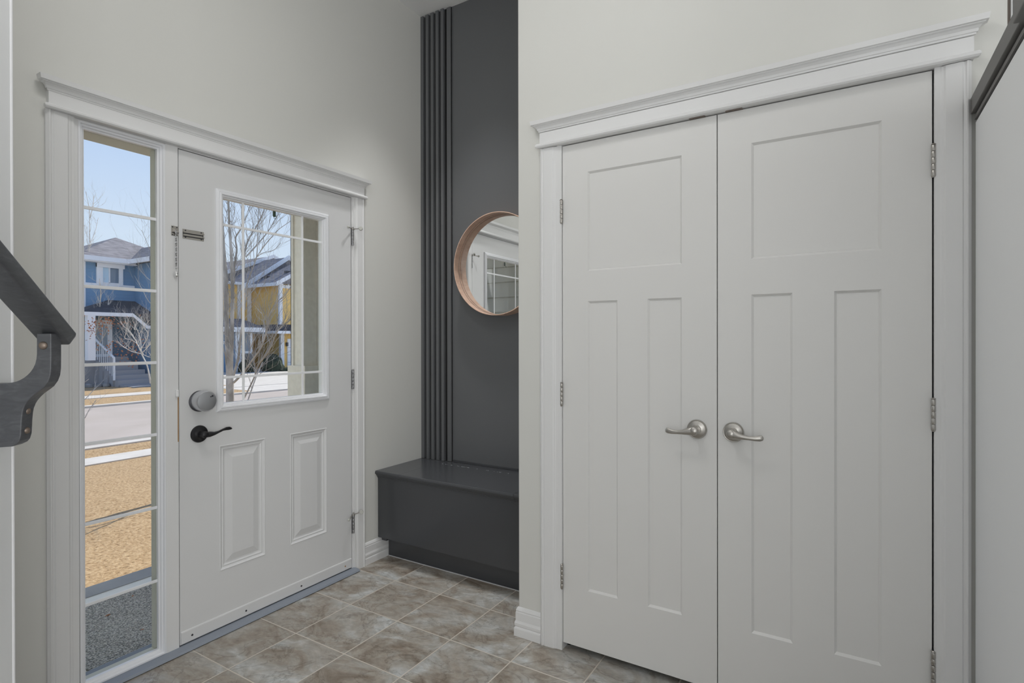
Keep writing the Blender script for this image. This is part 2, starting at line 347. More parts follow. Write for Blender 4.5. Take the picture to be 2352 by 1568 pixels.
# sidelight
win = empty('window_1', (0, -1.83, 0)); struct(win)
bm = new(); prof = [(0, .004), (.006, .004), (.009, -.003), (.014, -.004), (.017, -.010), (.022, -.012), (.022, -.026)]
u0, u1, z0, z1 = -1.976, -1.686, -.003, 2.031
loft(bm, [[ENT(a, b, d) for a, b in ((u0+i, z0+i), (u1-i, z0+i), (u1-i, z1-i), (u0+i, z1-i))] for i, d in prof], cap=False)
fin('window_frame', bm, 'vinyl_frame', win)
bm = new()   # outer beige jambs seen obliquely through the glass
box(bm, -0.066, -1.708, FZ, -.034, -1.686, 2.031); box(bm, -0.066, -1.976, FZ, -.034, -1.954, 2.031); box(bm, -.135, -1.976, 2.010, -.034, -1.950, 2.031); box(bm, -.135, -1.954, 2.010, -.034, -1.708, 2.031); box(bm, -.135, -1.708, 2.010, -.067, -1.600, 2.031); box(bm, -0.066, -1.954, -.02, -.034, -1.708, .012)
fin('outer_jamb', bm, 'beige_jamb', win)
obox('glass_pane', 'clear_glass', win, -.032, -1.955, .018, -.026, -1.707, 2.010)
for z in (1.7305, 1.4450, 1.1600, .8735, .5830, .2900):
    obox('grille_bar', 'grille_white', win, -.0255, -1.955, z-.006, -.0195, -1.707, z+.006, bevel=.0015)

# entry door
door = empty('door_1', (0, -1.177, 0)); struct(door)
Y0, Y1 = -1.632, -.7225
U = [Y0, -1.476, -1.4643, -1.2436, -1.1089, -.8883, -.8767, Y1]
V = [.0, .2438, .7904, .9397, 1.9042, 2.029]
rais = [(0, 0), (.003, .002), (.008, -.003), (.013, -.006), (.018, -.004), (.024, -.008), (.030, -.009), (.058, -.002), (.060, -.0015)]
bm = new(); panel_face(bm, U, V, {((2, 1), (2, 1)): {'p': rais}, ((4, 1), (4, 1)): {'p': rais}, ((1, 3), (5, 3)): {'p': [(0, 0), (.027, 0)], 'hole': 1}}, ENT, .044)
fin('door_slab', bm, 'entry_door_paint', door)
bm = new(); gp = [(0, 0), (.0, .005), (.004, .009), (.010, .011), (.014, .010), (.017, .013), (.022, .013), (.026, .006), (.030, .005), (.032, -.002), (.036, -.004), (.036, -.03), (.0, -.03)]
a0, a1, b0, b1 = -1.478, -.8747, .9377, 1.9062
loft(bm, [[ENT(a, b, d) for a, b in ((a0+i, b0+i), (a1-i, b0+i), (a1-i, b1-i), (a0+i, b1-i))] for i, d in gp], cap=False)
fin('glazing_frame', bm, 'vinyl_frame', door)
obox('glass_pane', 'clear_glass', door, -.020, -1.446, .970, -.014, -.906, 1.874)
for y in (-1.345, -1.028): obox('grille_bar', 'grille_white', door, -.0135, y-.0055, .972, -.0085, y+.0055, 1.872, bevel=.0012)
for z in (1.7565, 1.085): obox('grille_bar', 'grille_white', door, -.0138, -1.444, z-.0055, -.0082, -.908, z+.0055, bevel=.0012)
# sweep along the foot with its screws
sw = fin('door_sweep', prism(new(), [(.0, .004), (.0045, .004), (.0045, .048), (.003, .052), (0, .053)], lambda a, b, d: Vector((a, d, b)), Y0+.003, Y1-.003), 'entry_door_paint', door)
for y, mm in ((-1.585, 'dark_steel'), (-1.345, 'dark_steel'), (-1.050, 'dark_steel'), (-.770, 'brass_shim')):
    fin('screw', lathe(new(), (.0045, y, .024), (1, 0, 0), [(.0045, 0), (.004, .0015), (.0001, .002)], 12), mm, sw)
# smart lock turn knob
lk = empty('deadbolt_lock', (0, -1.548, .995)); lk.parent = door; lk.matrix_parent_inverse = Matrix.Translation(-Vector(door.location))
def sub(name, bm, m, par, **k):
    o = fin(name, bm, m, None, **k); o.parent = par; o.matrix_parent_inverse = Matrix.Translation(-(Vector(par.location))); return o
sub('mount_plate', lathe(new(), (0, -1.550, .993), (1, 0, 0), [(.0440, 0), (.0440, .005), (.040, .007)], 40), 'dark_steel', lk, smooth=True)
sub('lock_body', lathe(new(), (.007, -1.548, .995), (1, 0, 0), [(.041, 0), (.0425, .006), (.0430, .044), (.0420, .048), (.0405, .0495), (.039, .0490)], 56), 'lock_silver', lk, smooth=True)
sub('lock_face', lathe(new(), (.050, -1.548, .995), (1, 0, 0), [(.0388, 0), (.0388, .006), (.038, .0066), (.0001, .0068)], 56), 'lock_face', lk, smooth=True)
bm = new(); lathe(bm, (.0567, -1.5265, 1.0155), (1, 0, 0), [(.0042, 0), (.0042, .0004), (.0001, .0005)], 16); lathe(bm, (.0567, -1.5335, 1.0130), (1, 0, 0), [(.0028, 0), (.0028, .0004), (.0001, .0005)], 16)
sub('emblem', bm, 'dark_steel', lk)
# black lever
lv = empty('lever_handle', (0, -1.552, .855)); lv.parent = door; lv.matrix_parent_inverse = Matrix.Translation(-Vector(door.location))
sub('rose', lathe(new(), (0, -1.552, .855), (1, 0, 0), [(.0360, 0), (.0360, .004), (.034, .0075), (.026, .010), (.022, .0105), (.019, .013), (.0001, .0135)], 44), 'black_metal', lk if False else lv, smooth=True)
def lever(bm, P, path, rad, seg=16):
    """path of points, rad = [(half-height, half-thickness)] elliptical sweep lying in the plane of the door"""
    rings = []
    for i, p in enumerate(path):
        t = (Vector(path[min(i+1, len(path)-1)]) - Vector(path[max(i-1, 0)])).normalized(); u = (P - t*P.dot(t)).normalized(); v = t.cross(u)
        rings.append([Vector(p) + v*math.cos(2*PI*k/seg)*rad[i][0] + u*math.sin(2*PI*k/seg)*rad[i][1] for k in range(seg)])
    return loft(bm, rings)
bm = new(); lathe(bm, (.010, -1.552, .855), (1, 0, 0), [(.0150, 0), (.0125, .006), (.0122, .012), (.0135, .016), (.0138, .030), (.0125, .040), (.006, .0445), (.0001, .045)], 28)
lever(bm, Vector((1, 0, 0)), [(.040, -1.560, .855), (.042, -1.546, .8545), (.044, -1.530, .854), (.046, -1.512, .855), (.0475, -1.494, .860), (.048, -1.477, .866), (.047, -1.462, .8685), (.046, -1.447, .868), (.0455, -1.438, .866), (.0455, -1.434, .865)],
      [(.006, .006), (.0125, .0075), (.0115, .0065), (.0075, .0052), (.0048, .0046), (.0048, .0042), (.0068, .0038), (.0072, .0034), (.0045, .003), (.001, .001)])
sub('lever', bm, 'black_metal', lv, smooth=True)
sub('pin_hole', lathe(new(), (.0100, -1.5745, .8545), (1, 0, 0), [(.0026, 0), (.0026, .0006), (.0001, .0007)], 12), 'gap_black', lv)
# door-chain track on the slab
tk = empty('chain_track', (0, -1.572, 1.686)); tk.parent = door; tk.matrix_parent_inverse = Matrix.Translation(-Vector(door.location))
bm = new(); box(bm, 0, -1.617, 1.668, .0016, -1.530, 1.707); box(bm, 0, -1.6165, 1.679, .008, -1.531, 1.683); box(bm, 0, -1.6165, 1.694, .008, -1.531, 1.698); box(bm, .0066, -1.6165, 1.679, .0082, -1.540, 1.6865); box(bm, .0066, -1.6165, 1.691, .0082, -1.540, 1.698)
sub('track_plate', bm, 'nickel', tk)
bm = new(); box(bm, .0017, -1.615, 1.6835, .0030, -1.534, 1.6940); box(bm, .0017, -1.616, 1.6755, .0024, -1.531, 1.6785)
for y in (-1.606, -1.541):
    for z in (1.674, 1.702): lathe(bm, (.0016, y, z), (1, 0, 0), [(.003, 0), (.003, .001), (.0001, .0012)], 12)
sub('track_slot', bm, 'dark_steel', tk)
# hook on the top of the glass
hk = empty('suction_hook', (-.0135, -1.185, 1.85)); tag(hk, 'small dark green plastic hook stuck near the top of the door glass', 'hook')
bm = new(); prism(bm, [(-1.1915, 1.866), (-1.1785, 1.866), (-1.1775, 1.845), (-1.1810, 1.838), (-1.1890, 1.838), (-1.1925, 1.845)], lambda a, b, d: Vector((d, a, b)), -.0138, -.0095); sub('hook_body', bm, 'green_hook', hk)
bm = new(); tube(bm, [(-.0095, -1.180, 1.848), (-.0035, -1.180, 1.838), (-.002, -1.182, 1.830), (-.002, -1.187, 1.8265), (-.003, -1.192, 1.830), (-.003, -1.193, 1.8345)], .0014, 8); sub('hook_arm', bm, 'green_hook', hk, smooth=True)
# hinges with pin stops
def hinge(z0, z1, stop):
    h = empty('hinge', (.0, -.716, z0)); h.parent = door; h.matrix_parent_inverse = Matrix.Translation(-Vector(door.location))
    bm = new(); box(bm, -.002, -.7225, z0, .0035, -.7165, z1); sub('leaf', bm, 'dull_steel', h)
    bm = new(); n_ = 5; L = (z1-z0)/n_
    for i in range(n_): lathe(bm, (.0065, -.7135, z0+i*L+.0006), (0, 0, 1), [(.0048, 0), (.0052, .001), (.0052, L-.0022), (.0048, L-.0012)], 16)
    lathe(bm, (.0065, -.7135, z1), (0, 0, 1), [(.0052, 0), (.0060, .002), (.0045, .006)], 16)
    sub('knuckle', bm, 'dull_steel', h, smooth=True)
    bm = new()
    for q in (.12, .88): lathe(bm, (.0035, -.7190, z0+(z1-z0)*q), (1, 0, 0), [(.0022, 0), (.0022, .0008), (.0001, .001)], 10)
    box(bm, .0034, -.7205, z0+(z1-z0)*.2, .0038, -.7195, z0+(z1-z0)*.42); box(bm, .0034, -.7205, z0+(z1-z0)*.58, .0038, -.7195, z0+(z1-z0)*.8)
    sub('screw', bm, 'dark_steel', h)
    if stop:
        zz = z1+.002; dz = stop
        bm = new(); lathe(bm, (.0065, -.7135, zz-.004), (0, 0, 1), [(.009, 0), (.009, .005)], 20)
        tube(bm, [(.0075, -.715, zz), (.018, -.742, zz-dz*.4), (.030, -.764, zz-dz)], .0028, 8); tube(bm, [(.0075, -.712, zz), (.026, -.700, zz+dz*.5), (.040, -.694, zz+dz)], .0024, 8)
        tube(bm, [(.0065, -.7135, zz+.001), (.0065, -.7135, zz+.010)], .0048, 10)
        sub('door_stop_arm', bm, 'nickel', h, smooth=True)
        bm = new(); ax = Vector((-.75, -.66, 0)).normalized(); lathe(bm, (.030, -.764, zz-dz), ax, [(.0065, -.003), (.0075, 0), (.0075, .004), (.005, .007)], 18)
        lathe(bm, (.043, -.690, zz+dz), Vector((-.6, .6, -.1)), [(.0001, -.0062), (.0095, -.006), (.0110, -.002), (.0110, .002), (.009, .005)], 22)
        sub('rubber_pad', bm, 'rubber_pad', h, smooth=True)
hinge(1.769, 1.858, .0015); hinge(.981, 1.083, 0); hinge(.187, .288, .012)
# on the frame: chain with its keeper plate, magnet sensor, bare strike edge
ch = empty('door_chain', (.004, -1.648, 1.69)); tag(ch, 'steel security chain with ball end hanging from a plate beside the white entry door', 'door chain')
bm = new(); box(bm, .004, -1.664, 1.672, .0058, -1.636, 1.712); box(bm, .0058, -1.661, 1.686, .012, -1.636, 1.690); box(bm, .0058, -1.655, 1.690, .010, -1.644, 1.700); sub('keeper_plate', bm, 'nickel', ch, bevel=.0006)
bm = new()
for y in (-1.659, -1.642):
    for z in (1.676, 1.707): lathe(bm, (.0058, y, z), (1, 0, 0), [(.0028, 0), (.0028, .001), (.0001, .0012)], 12)
box(bm, .0059, -1.661, 1.6835, .0100, -1.637, 1.6855)
sub('screw', bm, 'dark_steel', ch)
bm = new(); z = 1.694
for i in range(15):
    a = i % 2; rr = .0011; hl = .0068; hw = .0030; cz = z - hl
    pts = []
    for k in range(14):
        t = 2*PI*k/14; px = math.cos(t)*hw; pz = math.sin(t)*hw + (hl-hw if math.sin(t) > 0 else -(hl-hw))
        off = Vector((0, px, pz)) if not a else Vector((px, 0, pz)); pts.append(Vector((.0125, -1.6485, cz)) + off)
    R = [[]]; rings = []
    for k in range(14):
        t = (pts[(k+1) % 14]-pts[k-1]).normalized(); nn = Vector((1, 0, 0)) if not a else Vector((0, 1, 0)); b_ = t.cross(nn)
        rings.append([pts[k] + nn*math.cos(s)*rr + b_*math.sin(s)*rr for s in [2*PI*j/6 for j in range(6)]])
    loft(bm, rings + [rings[0]], cap=False); z -= hl*2 - rr*3.2
sub('chain', bm, 'dull_steel', ch, smooth=True)
sub('ball_end', lathe(new(), (.0125, -1.6485, 1.5225), (0, 0, -1), [(.0022, -.006), (.0030, 0), (.0062, .003), (.0078, .008), (.0078, .011), (.0060, .016), (.003, .0185), (.0001, .019)], 20), 'mirror_silver', ch, smooth=True)
bm = new(); box(bm, .004, -1.6505, 1.019, .014, -1.6385, 1.049); tag(fin('door_sensor', bm, 'white_plastic', bevel=.004), 'small white rounded contact sensor on the frame left of the grey lock knob', 'sensor')
bm = new(); box(bm, .0041, -1.6405, .836, .0052, -1.6362, 1.017); tag(fin('strike_strip', bm, 'brass_shim'), 'narrow strip of bare brown wood on the frame edge beside the door locks', 'strip')

# ------------------------------------------------------------------ closet doors and casing
bm = new()
casing(bm, 1.234, 1.315, FZ, 2.040, CLO); casing(bm, 2.553, 2.632, FZ, 2.040, CLO, flip=True)
for u0, u1 in ((1.234, 2.632),):
    box(bm, u0+.004, -.827, 2.042, u1-.004+.008, -.807, 2.105)
    crown(bm, u0+.004, u1+.004, [(.0, 2.041), (.010, 2.042), (.014, 2.047), (.014, 2.053), (.010, 2.058), (.0, 2.060)], CLO, .018)
    crown(bm, u0+.004, u1+.004, [(o, z+.010) for o, z in CR], CLO, .016)
struct(fin('trim_4', bm, 'trim_paint'))
bm = new(); box(bm, 1.313, -.8155, FZ, 1.3325, -.69, 2.060); box(bm, 2.5475, -.8155, FZ, 2.565, -.69, 2.060); box(bm, 1.3325, -.8155, 2.0425, 2.5475, -.69, 2.060)
struct(fin('trim_5', bm, 'trim_paint'))
bm = new(); box(bm, 1.3325, -.765, FZ, 1.345, -.70, 2.0425); box(bm, 2.530, -.765, FZ, 2.5475, -.70, 2.0425); box(bm, 1.345, -.765, 2.02, 2.530, -.70, 2.0425); box(bm, 1.925, -.768, .012, 1.952, -.766, 2.035)
struct(fin('trim_6', bm, 'gap_black'))
sh = [(0, 0), (.0070, -.0080), (.0085, -.0080), (.009, -.0075)]
CL2 = lambda u, v, d: Vector((u, -.8065-d, v))
def closet(name, x0, x1, px, side, hx):
    d = empty(name, ((x0+x1)/2, -.8065, .01)); struct(d)
    U = [x0, px[0], px[1], px[2], px[3], x1]; V = [.010, .2442, 1.4019, 1.5226, 1.9184, 2.0385]
    bm = new(); panel_face(bm, U, V, {((1, 1), (1, 1)): {'p': sh}, ((3, 1), (3, 1)): {'p': sh}, ((1, 3), (3, 3)): {'p': sh}}, CL2, .035)
    fin('door_slab', bm, 'closet_door_paint', d)
    h = empty('lever_handle', (hx, -.8065, .927)); h.parent = d; h.matrix_parent_inverse = Matrix.Translation(-Vector(d.location))
    sub('rose', lathe(new(), (hx, -.8065, .927), (0, -1, 0), [(.0345, 0), (.0345, .004), (.0325, .0065), (.0310, .0062), (.0300, .0085), (.022, .012), (.0165, .0135), (.016, .017), (.0001, .018)], 48), 'nickel', h, smooth=True)
    s = side; bm = new(); yb = -.8065
    lathe(bm, (hx, yb-.010, .927), (0, -1, 0), [(.0125, 0), (.0115, .008), (.0118, .024), (.0140, .032), (.0150, .040), (.0130, .047), (.008, .050), (.0001, .051)], 30)
    P = Vector((0, -1, 0)); path = [(hx-s*.009, yb-.050, .9275), (hx+s*.004, yb-.050, .9265), (hx+s*.020, yb-.051, .9235), (hx+s*.036, yb-.0515, .9205), (hx+s*.056, yb-.051, .9185), (hx+s*.076, yb-.0495, .9180), (hx+s*.090, yb-.0475, .9200), (hx+s*.098, yb-.046, .922), (hx+s*.101, yb-.0455, .9225)]
    lever(bm, P, path, [(.010, .006), (.0155, .009), (.0120, .008), (.0088, .0065), (.0070, .0055), (.0080, .0050), (.0098, .0046), (.0085, .0042), (.003, .002)], 20)
    sub('lever', bm, 'nickel', h, smooth=True)
    hxp = x0-.003 if side < 0 else x1+.003
    for z0, z1 in ((.232, .329), (.980, 1.072), (1.725, 1.818)):
        bm = new(); L = (z1-z0)/5
        for i in range(5): lathe(bm, (hxp, yb-.007, z0+i*L+.0005), (0, 0, 1), [(.0052, 0), (.0058, .0010), (.0058, L-.0022), (.0052, L-.0012)], 18)
        lathe(bm, (hxp, yb-.007, z1), (0, 0, 1), [(.0045, 0), (.0065, .0015), (.004, .004)], 18); lathe(bm, (hxp, yb-.007, z0-.003), (0, 0, 1), [(.004, 0), (.005, .003)], 18)
        box(bm, hxp-.0012, yb-.006, z0, hxp+.0012, yb+.020, z1)
        fin('hinge', bm, 'nickel', d, smooth=True)
    cx = x1-.065 if side < 0 else x0+.055
    bm = new(); prism(bm, [(cx-.028, 2.0395), (cx-.024, 2.0445), (cx+.024, 2.0445), (cx+.028, 2.0395)], lambda a, b, dd: Vector((a, dd, b)), -.8175, -.79); fin('ball_catch', bm, 'taupe_panel', d)
    return d
closet('door_2', 1.3345, 1.9365, (1.4442, 1.5693, 1.6878, 1.8151), -1, 1.869)
closet('door_3', 1.9400, 2.5430, (2.0495, 2.1755, 2.2938, 2.4199), 1, 1.992)

# ------------------------------------------------------------------ baseboards
BB = [(0, FZ), (.015, FZ), (.015, .012), (.014, .016), (.010, .020), (.013, .026), (.0135, .036), (.0105, .044), (.0095, .047), (.0095, .080), (.0075, .084), (.0085, .089), (.006, .096), (.003, .101), (0, .103)]
bm = new(); loft(bm, [[Vector((o, y, z)) for o, z in BB] for y in (-.634, -.12)]); struct(fin('baseboard_left', bm, 'trim_paint'))
bm = new(); loft(bm, [[Vector((1.234, -.807-o, z)) for o, z in BB], [Vector((1.121-o, -.807-o, z)) for o, z in BB], [Vector((1.121-o, -.125, z)) for o, z in BB]]); struct(fin('baseboard_closet', bm, 'trim_paint'))

# ------------------------------------------------------------------ alcove: bench, slats, mirror
bn = empty('storage_bench', (.56, -.33, FZ)); tag(bn, 'black painted built-in bench box with moulded lid under the round mirror', 'bench')
AX1 = 1.119
def bpart(name, bm, **k): return sub(name, bm, 'bench_paint', bn, **k)
bpart('bench_box', box(new(), .001, -.523, .108, AX1-.016, -.121, .452))
bpart('toe_kick', box(new(), .016, -.452, FZ+.001, AX1-.016, -.440, .108))
LP = [(-.121, .452), (-.526, .452), (-.527, .457), (-.531, .460), (-.531, .464), (-.536, .468), (-.538, .474), (-.5445, .478), (-.5465, .486), (-.5440, .494), (-.540, .496), (-.121, .496)]
FP = [(-.505, .452)] + LP[1:-1] + [(-.505, .496)]
def lidp(name, poly, x0, x1): return bpart(name, loft(new(), [[Vector((x, y, z)) for y, z in poly] for x in (x0, x1)]))
lidp('lid_end', LP, .001, .1835)
lidp('lid', [(-.205, .452)] + LP[1:-1] + [(-.205, .496)], .1850, .9340)
lidp('lid_end', LP, .9355, AX1)
bpart('lid_rail', box(new(), .185, -.203, .452, .934, -.1215, .4955))
bpart('back_strip', box(new(), .245, -.131, .4965, AX1, -.1215, .508))
bm = new(); random.seed(21)
for k in range(46):
    x = random.uniform(.20, .92) if k % 3 else random.uniform(.21, .42); a_ = random.uniform(.0008, .0035 if k % 5 == 0 else .0018); box(bm, x, -.2048-random.random()*.0012, .4956, x+a_*1.8, -.2042, .4966)
sub('paint_chips', bm, 'trim_paint', bn)['kind'] = 'stuff'
bpart('corner_block', box(new(), .001, -.500, .085, .045, -.455, .1085))
sub('caulk_bead', box(new(), .016, -.4555, FZ, AX1-.016, -.4521, FZ+.004), 'caulk', bn)
sp_ = empty('slat_panel', (.12, -.13, .5)); tag(sp_, 'tall black panel of vertical wooden slats in the alcove corner', 'wall panel')
for i in range(6):
    x0 = .0015 + i*.0405
    x1 = x0+.0215 if i < 5 else x0+.030
    bm = new(); box(bm, x0, -.1440 if i < 5 else -.1340, .497, x1, -.1245, CH-.004)
    sub('slat' if i < 5 else 'edge_strip', bm, 'black_paint', sp_, bevel=.0015)
sub('backing', box(new(), .001, -.1245, .497, .236, -.1205, CH-.003), 'gap_black', sp_)
mr = empty('round_mirror', (.612, -.12, 1.684)); tag(mr, 'round wall mirror with deep pinkish wood rim on the black alcove wall', 'mirror')
mc = (.612, -.1205, 1.684)
sub('rim', lathe(new(), mc, (0, -1, 0), [(.295, 0), (.295, .0905), (.2945, .091), (.2915, .091), (.291, .0905), (.291, .0465), (.2885, .0465), (.2885, .034), (.290, .034), (.290, 0)], 128, ring=True), 'veneer', mr, smooth=True)
sub('groove', lathe(new(), (.612, -.1665, 1.684), (0, -1, 0), [(.2912, 0), (.2912, .0022), (.2898, .0022), (.2898, 0)], 96, ring=True), 'rail_stain', mr)
sub('mirror_glass', lathe(new(), (.612, -.1215, 1.684), (0, -1, 0), [(.2884, 0), (.2884, .030), (.2870, .0315), (.0001, .0315)], 128), 'mirror_silver', mr, recalc=True)

STREET_TREE=[[(-5.72,2.06,-0.9,0.0663),(-5.72,2.07,0.07,0.061),(-5.72,2.07,0.46,0.0564),(-5.72,2.07,0.7,0.0564)],[(-5.72,2.06,0.68,0.0441),(-5.71,2.03,1.13,0.0376),(-5.69,2.0,1.59,0.0349),(-5.66,1.97,2.11,0.0323),(-5.64,1.93,2.56,0.0272),(-5.64,1.89,3.2,0.0184),(-5.64,1.84,3.71,0.0122)],[(-5.71,2.07,0.69,0.0371),(-5.65,2.05,1.19,0.0316),(-5.59,2.03,1.65,0.0283),(-5.54,2.0,2.11,0.025),(-5.5,1.96,2.55,0.0207),(-5.48,1.92,2.99,0.0165),(-5.44,1.88,3.37,0.0123),(-5.4,1.85,3.67,0.0081)],[(-5.68,2.09,2.0,0.0164),(-5.64,2.1,2.38,0.0148),(-5.6,2.11,2.63,0.0131),(-5.6,2.09,2.8,0.0106),(-5.52,2.12,2.93,0.009),(-5.48,2.13,3.1,0.0073),(-5.45,2.13,3.49,0.0049)],[(-5.67,2.09,0.7,0.019),(-5.58,2.12,1.0,0.0172),(-5.53,2.11,1.17,0.0158),(-5.5,2.11,1.35,0.0143),(-5.43,2.11,1.68,0.0129),(-5.38,2.11,1.87,0.0108),(-5.33,2.11,2.11,0.0095),(-5.23,2.14,2.35,0.0081),(-5.16,2.15,2.52,0.0074),(-5.12,2.14,2.87,0.0053),(-5.09,2.13,3.2,0.004),(-5.06,2.11,3.49,0.0027)],[(-5.67,2.1,0.61,0.0186),(-5.52,2.14,0.74,0.0163),(-5.43,2.15,0.83,0.0147),(-5.29,2.19,1.0,0.0139),(-5.16,2.23,1.17,0.0117),(-5.07,2.24,1.41,0.0094),(-4.99,2.24,1.63,0.0072),(-4.85,2.28,1.82,0.0057),(-4.74,2.3,1.89,0.005),(-4.62,2.33,2.03,0.0039),(-4.47,2.38,2.21,0.0028)],[(-5.56,2.16,0.3,0.0109),(-5.39,2.25,0.68,0.0109),(-5.33,2.28,0.88,0.0153),(-5.18,2.35,1.09,0.0138),(-5.07,2.4,1.34,0.0094),(-5.0,2.43,1.44,0.008),(-4.86,2.51,1.57,0.0072),(-4.67,2.61,1.78,0.0051)],[(-5.49,2.2,0.3,0.0086),(-5.55,2.39,0.68,0.0102),(-5.64,2.56,0.9,0.0104)],[(-5.51,2.2,2.52,0.0107),(-5.43,2.31,2.69,0.0099),(-5.32,2.44,2.92,0.0083),(-5.28,2.53,3.11,0.0063),(-5.28,2.6,3.22,0.0051),(-5.27,2.67,3.41,0.0034)],[(-5.56,2.17,1.86,0.0123),(-5.57,2.21,2.39,0.0116),(-5.6,2.24,2.62,0.0116),(-5.58,2.3,2.83,0.01),(-5.5,2.4,3.06,0.0084),(-5.46,2.47,3.28,0.0067),(-5.46,2.52,3.58,0.0051)],[(-5.41,2.26,2.45,0.0074),(-5.23,2.32,2.68,0.0065),(-5.07,2.35,2.82,0.0057),(-4.95,2.37,2.91,0.0048),(-4.77,2.42,3.01,0.0036),(-4.66,2.43,3.06,0.0024)],[(-5.37,2.29,2.52,0.0049),(-5.3,2.34,2.58,0.0045),(-5.17,2.44,2.63,0.0037),(-5.09,2.5,2.74,0.0029)],[(-5.75,2.05,1.33,0.009),(-6.12,1.78,1.51,0.0074),(-6.36,1.58,1.6,0.0057),(-6.61,1.38,1.8,0.0041),(-6.68,1.29,2.02,0.0032),(-6.74,1.21,2.22,0.002)],[(-5.77,2.04,1.66,0.009),(-6.21,1.7,1.85,0.0065),(-6.43,1.5,2.02,0.0049),(-6.55,1.35,2.14,0.0036),(-6.6,1.25,2.26,0.0032),(-6.58,1.19,2.34,0.002)],[(-5.78,2.03,1.86,0.0082),(-6.2,1.69,2.12,0.0057),(-6.46,1.45,2.37,0.004),(-6.52,1.33,2.6,0.0032),(-6.51,1.25,2.77,0.0028),(-6.47,1.19,2.86,0.002)],[(-5.51,2.2,0.86,0.0058),(-5.37,2.18,1.13,0.0053),(-5.25,2.15,1.26,0.0044),(-5.17,2.1,1.36,0.0032)],[(-5.3,2.33,1.17,0.0066),(-5.46,2.45,1.33,0.0055),(-5.62,2.59,1.5,0.0043)],[(-5.4,2.26,1.0,0.0066),(-5.46,2.34,1.12,0.0062),(-5.48,2.45,1.17,0.0055),(-5.44,2.59,1.29,0.0043)],[(-5.5,2.21,1.92,0.0074),(-5.51,2.31,2.01,0.0058),(-5.54,2.4,2.11,0.0046),(-5.59,2.47,2.25,0.0034)],[(-5.62,2.13,1.52,0.0074),(-5.68,2.25,1.87,0.0067),(-5.76,2.36,2.08,0.0051)],[(-5.76,2.04,0.73,0.0074),(-5.69,1.98,1.0,0.0065),(-5.62,1.91,1.13,0.0052),(-5.58,1.83,1.39,0.004)],[(-5.72,2.06,0.93,0.0074),(-5.69,2.02,1.33,0.0069),(-5.65,1.98,1.65,0.0057),(-5.59,1.95,2.1,0.004)],[(-5.67,2.1,1.26,0.0074),(-5.7,2.11,1.59,0.007),(-5.72,2.14,2.13,0.0062),(-5.73,2.16,2.4,0.005),(-5.73,2.2,2.47,0.0038)]]
FAR_TREE=[[(-28.66,9.21,-0.88,0.0502),(-28.66,9.22,-0.17,0.0439),(-28.67,9.21,0.67,0.0376),(-28.69,9.2,1.3,0.0335)],[(-28.69,9.2,1.09,0.0293),(-28.97,9.16,1.93,0.0273),(-29.31,9.08,2.65,0.0253),(-29.28,9.24,3.75,0.0233),(-29.14,9.46,4.61,0.0213),(-29.16,9.57,4.84,0.0192),(-28.98,9.82,5.33,0.0129)],[(-28.82,9.13,2.13,0.0272),(-29.25,9.01,3.19,0.0252),(-29.44,9.05,4.25,0.0232),(-29.45,9.2,5.16,0.0233),(-29.45,9.34,5.65,0.0213),(-29.54,9.43,5.97,0.0193),(-29.71,9.48,6.57,0.0194),(-29.88,9.53,7.78,0.0151),(-30.18,9.5,8.68,0.0109)],[(-28.67,9.21,1.71,0.0272),(-28.96,9.36,2.59,0.0254),(-29.13,9.58,3.24,0.0213),(-29.48,9.68,3.8,0.0172),(-29.87,9.76,4.35,0.0131)],[(-28.46,9.34,2.03,0.0251),(-28.06,9.24,2.78,0.0227),(-27.69,9.13,3.28,0.0184),(-27.34,8.99,3.66,0.0162),(-27.05,8.83,4.09,0.01)],[(-28.67,9.21,1.09,0.0251),(-28.55,9.38,2.03,0.0231),(-28.39,9.57,2.66,0.021),(-28.31,9.71,3.07,0.0169),(-28.42,9.73,3.45,0.0106)],[(-28.69,9.2,0.88,0.0251),(-29.06,9.16,1.51,0.021),(-29.35,9.18,2.14,0.0191),(-29.69,9.17,3.0,0.0149)],[(-28.71,9.19,0.67,0.0251),(-28.93,9.06,0.88,0.0209),(-29.08,8.97,0.46,0.0167),(-29.3,8.84,0.04,0.0126)],[(-28.66,9.22,0.46,0.0209),(-28.07,9.22,1.09,0.0186),(-27.5,9.21,1.5,0.0143),(-26.98,9.17,1.9,0.0101)],[(-28.67,9.21,0.04,0.0209),(-28.88,9.04,0.46,0.0167),(-29.1,8.86,1.09,0.0125)],[(-28.8,9.15,7.15,0.0146),(-28.0,8.95,7.53,0.0123),(-27.28,8.71,7.89,0.008)],[(-28.82,9.14,5.86,0.0146),(-29.31,9.57,6.65,0.0128),(-29.91,9.93,7.43,0.0088)],[(-28.69,9.2,0.25,0.0209),(-28.94,9.46,0.66,0.017),(-29.09,9.77,1.08,0.0129),(-29.01,10.23,1.51,0.0087)],[(-28.66,9.22,-0.17,0.0209),(-28.92,9.14,0.25,0.0168),(-29.26,9.0,0.14,0.0126)],[(-28.67,9.21,1.51,0.0209),(-28.06,9.26,2.23,0.0166),(-27.62,9.19,2.36,0.0123)]]
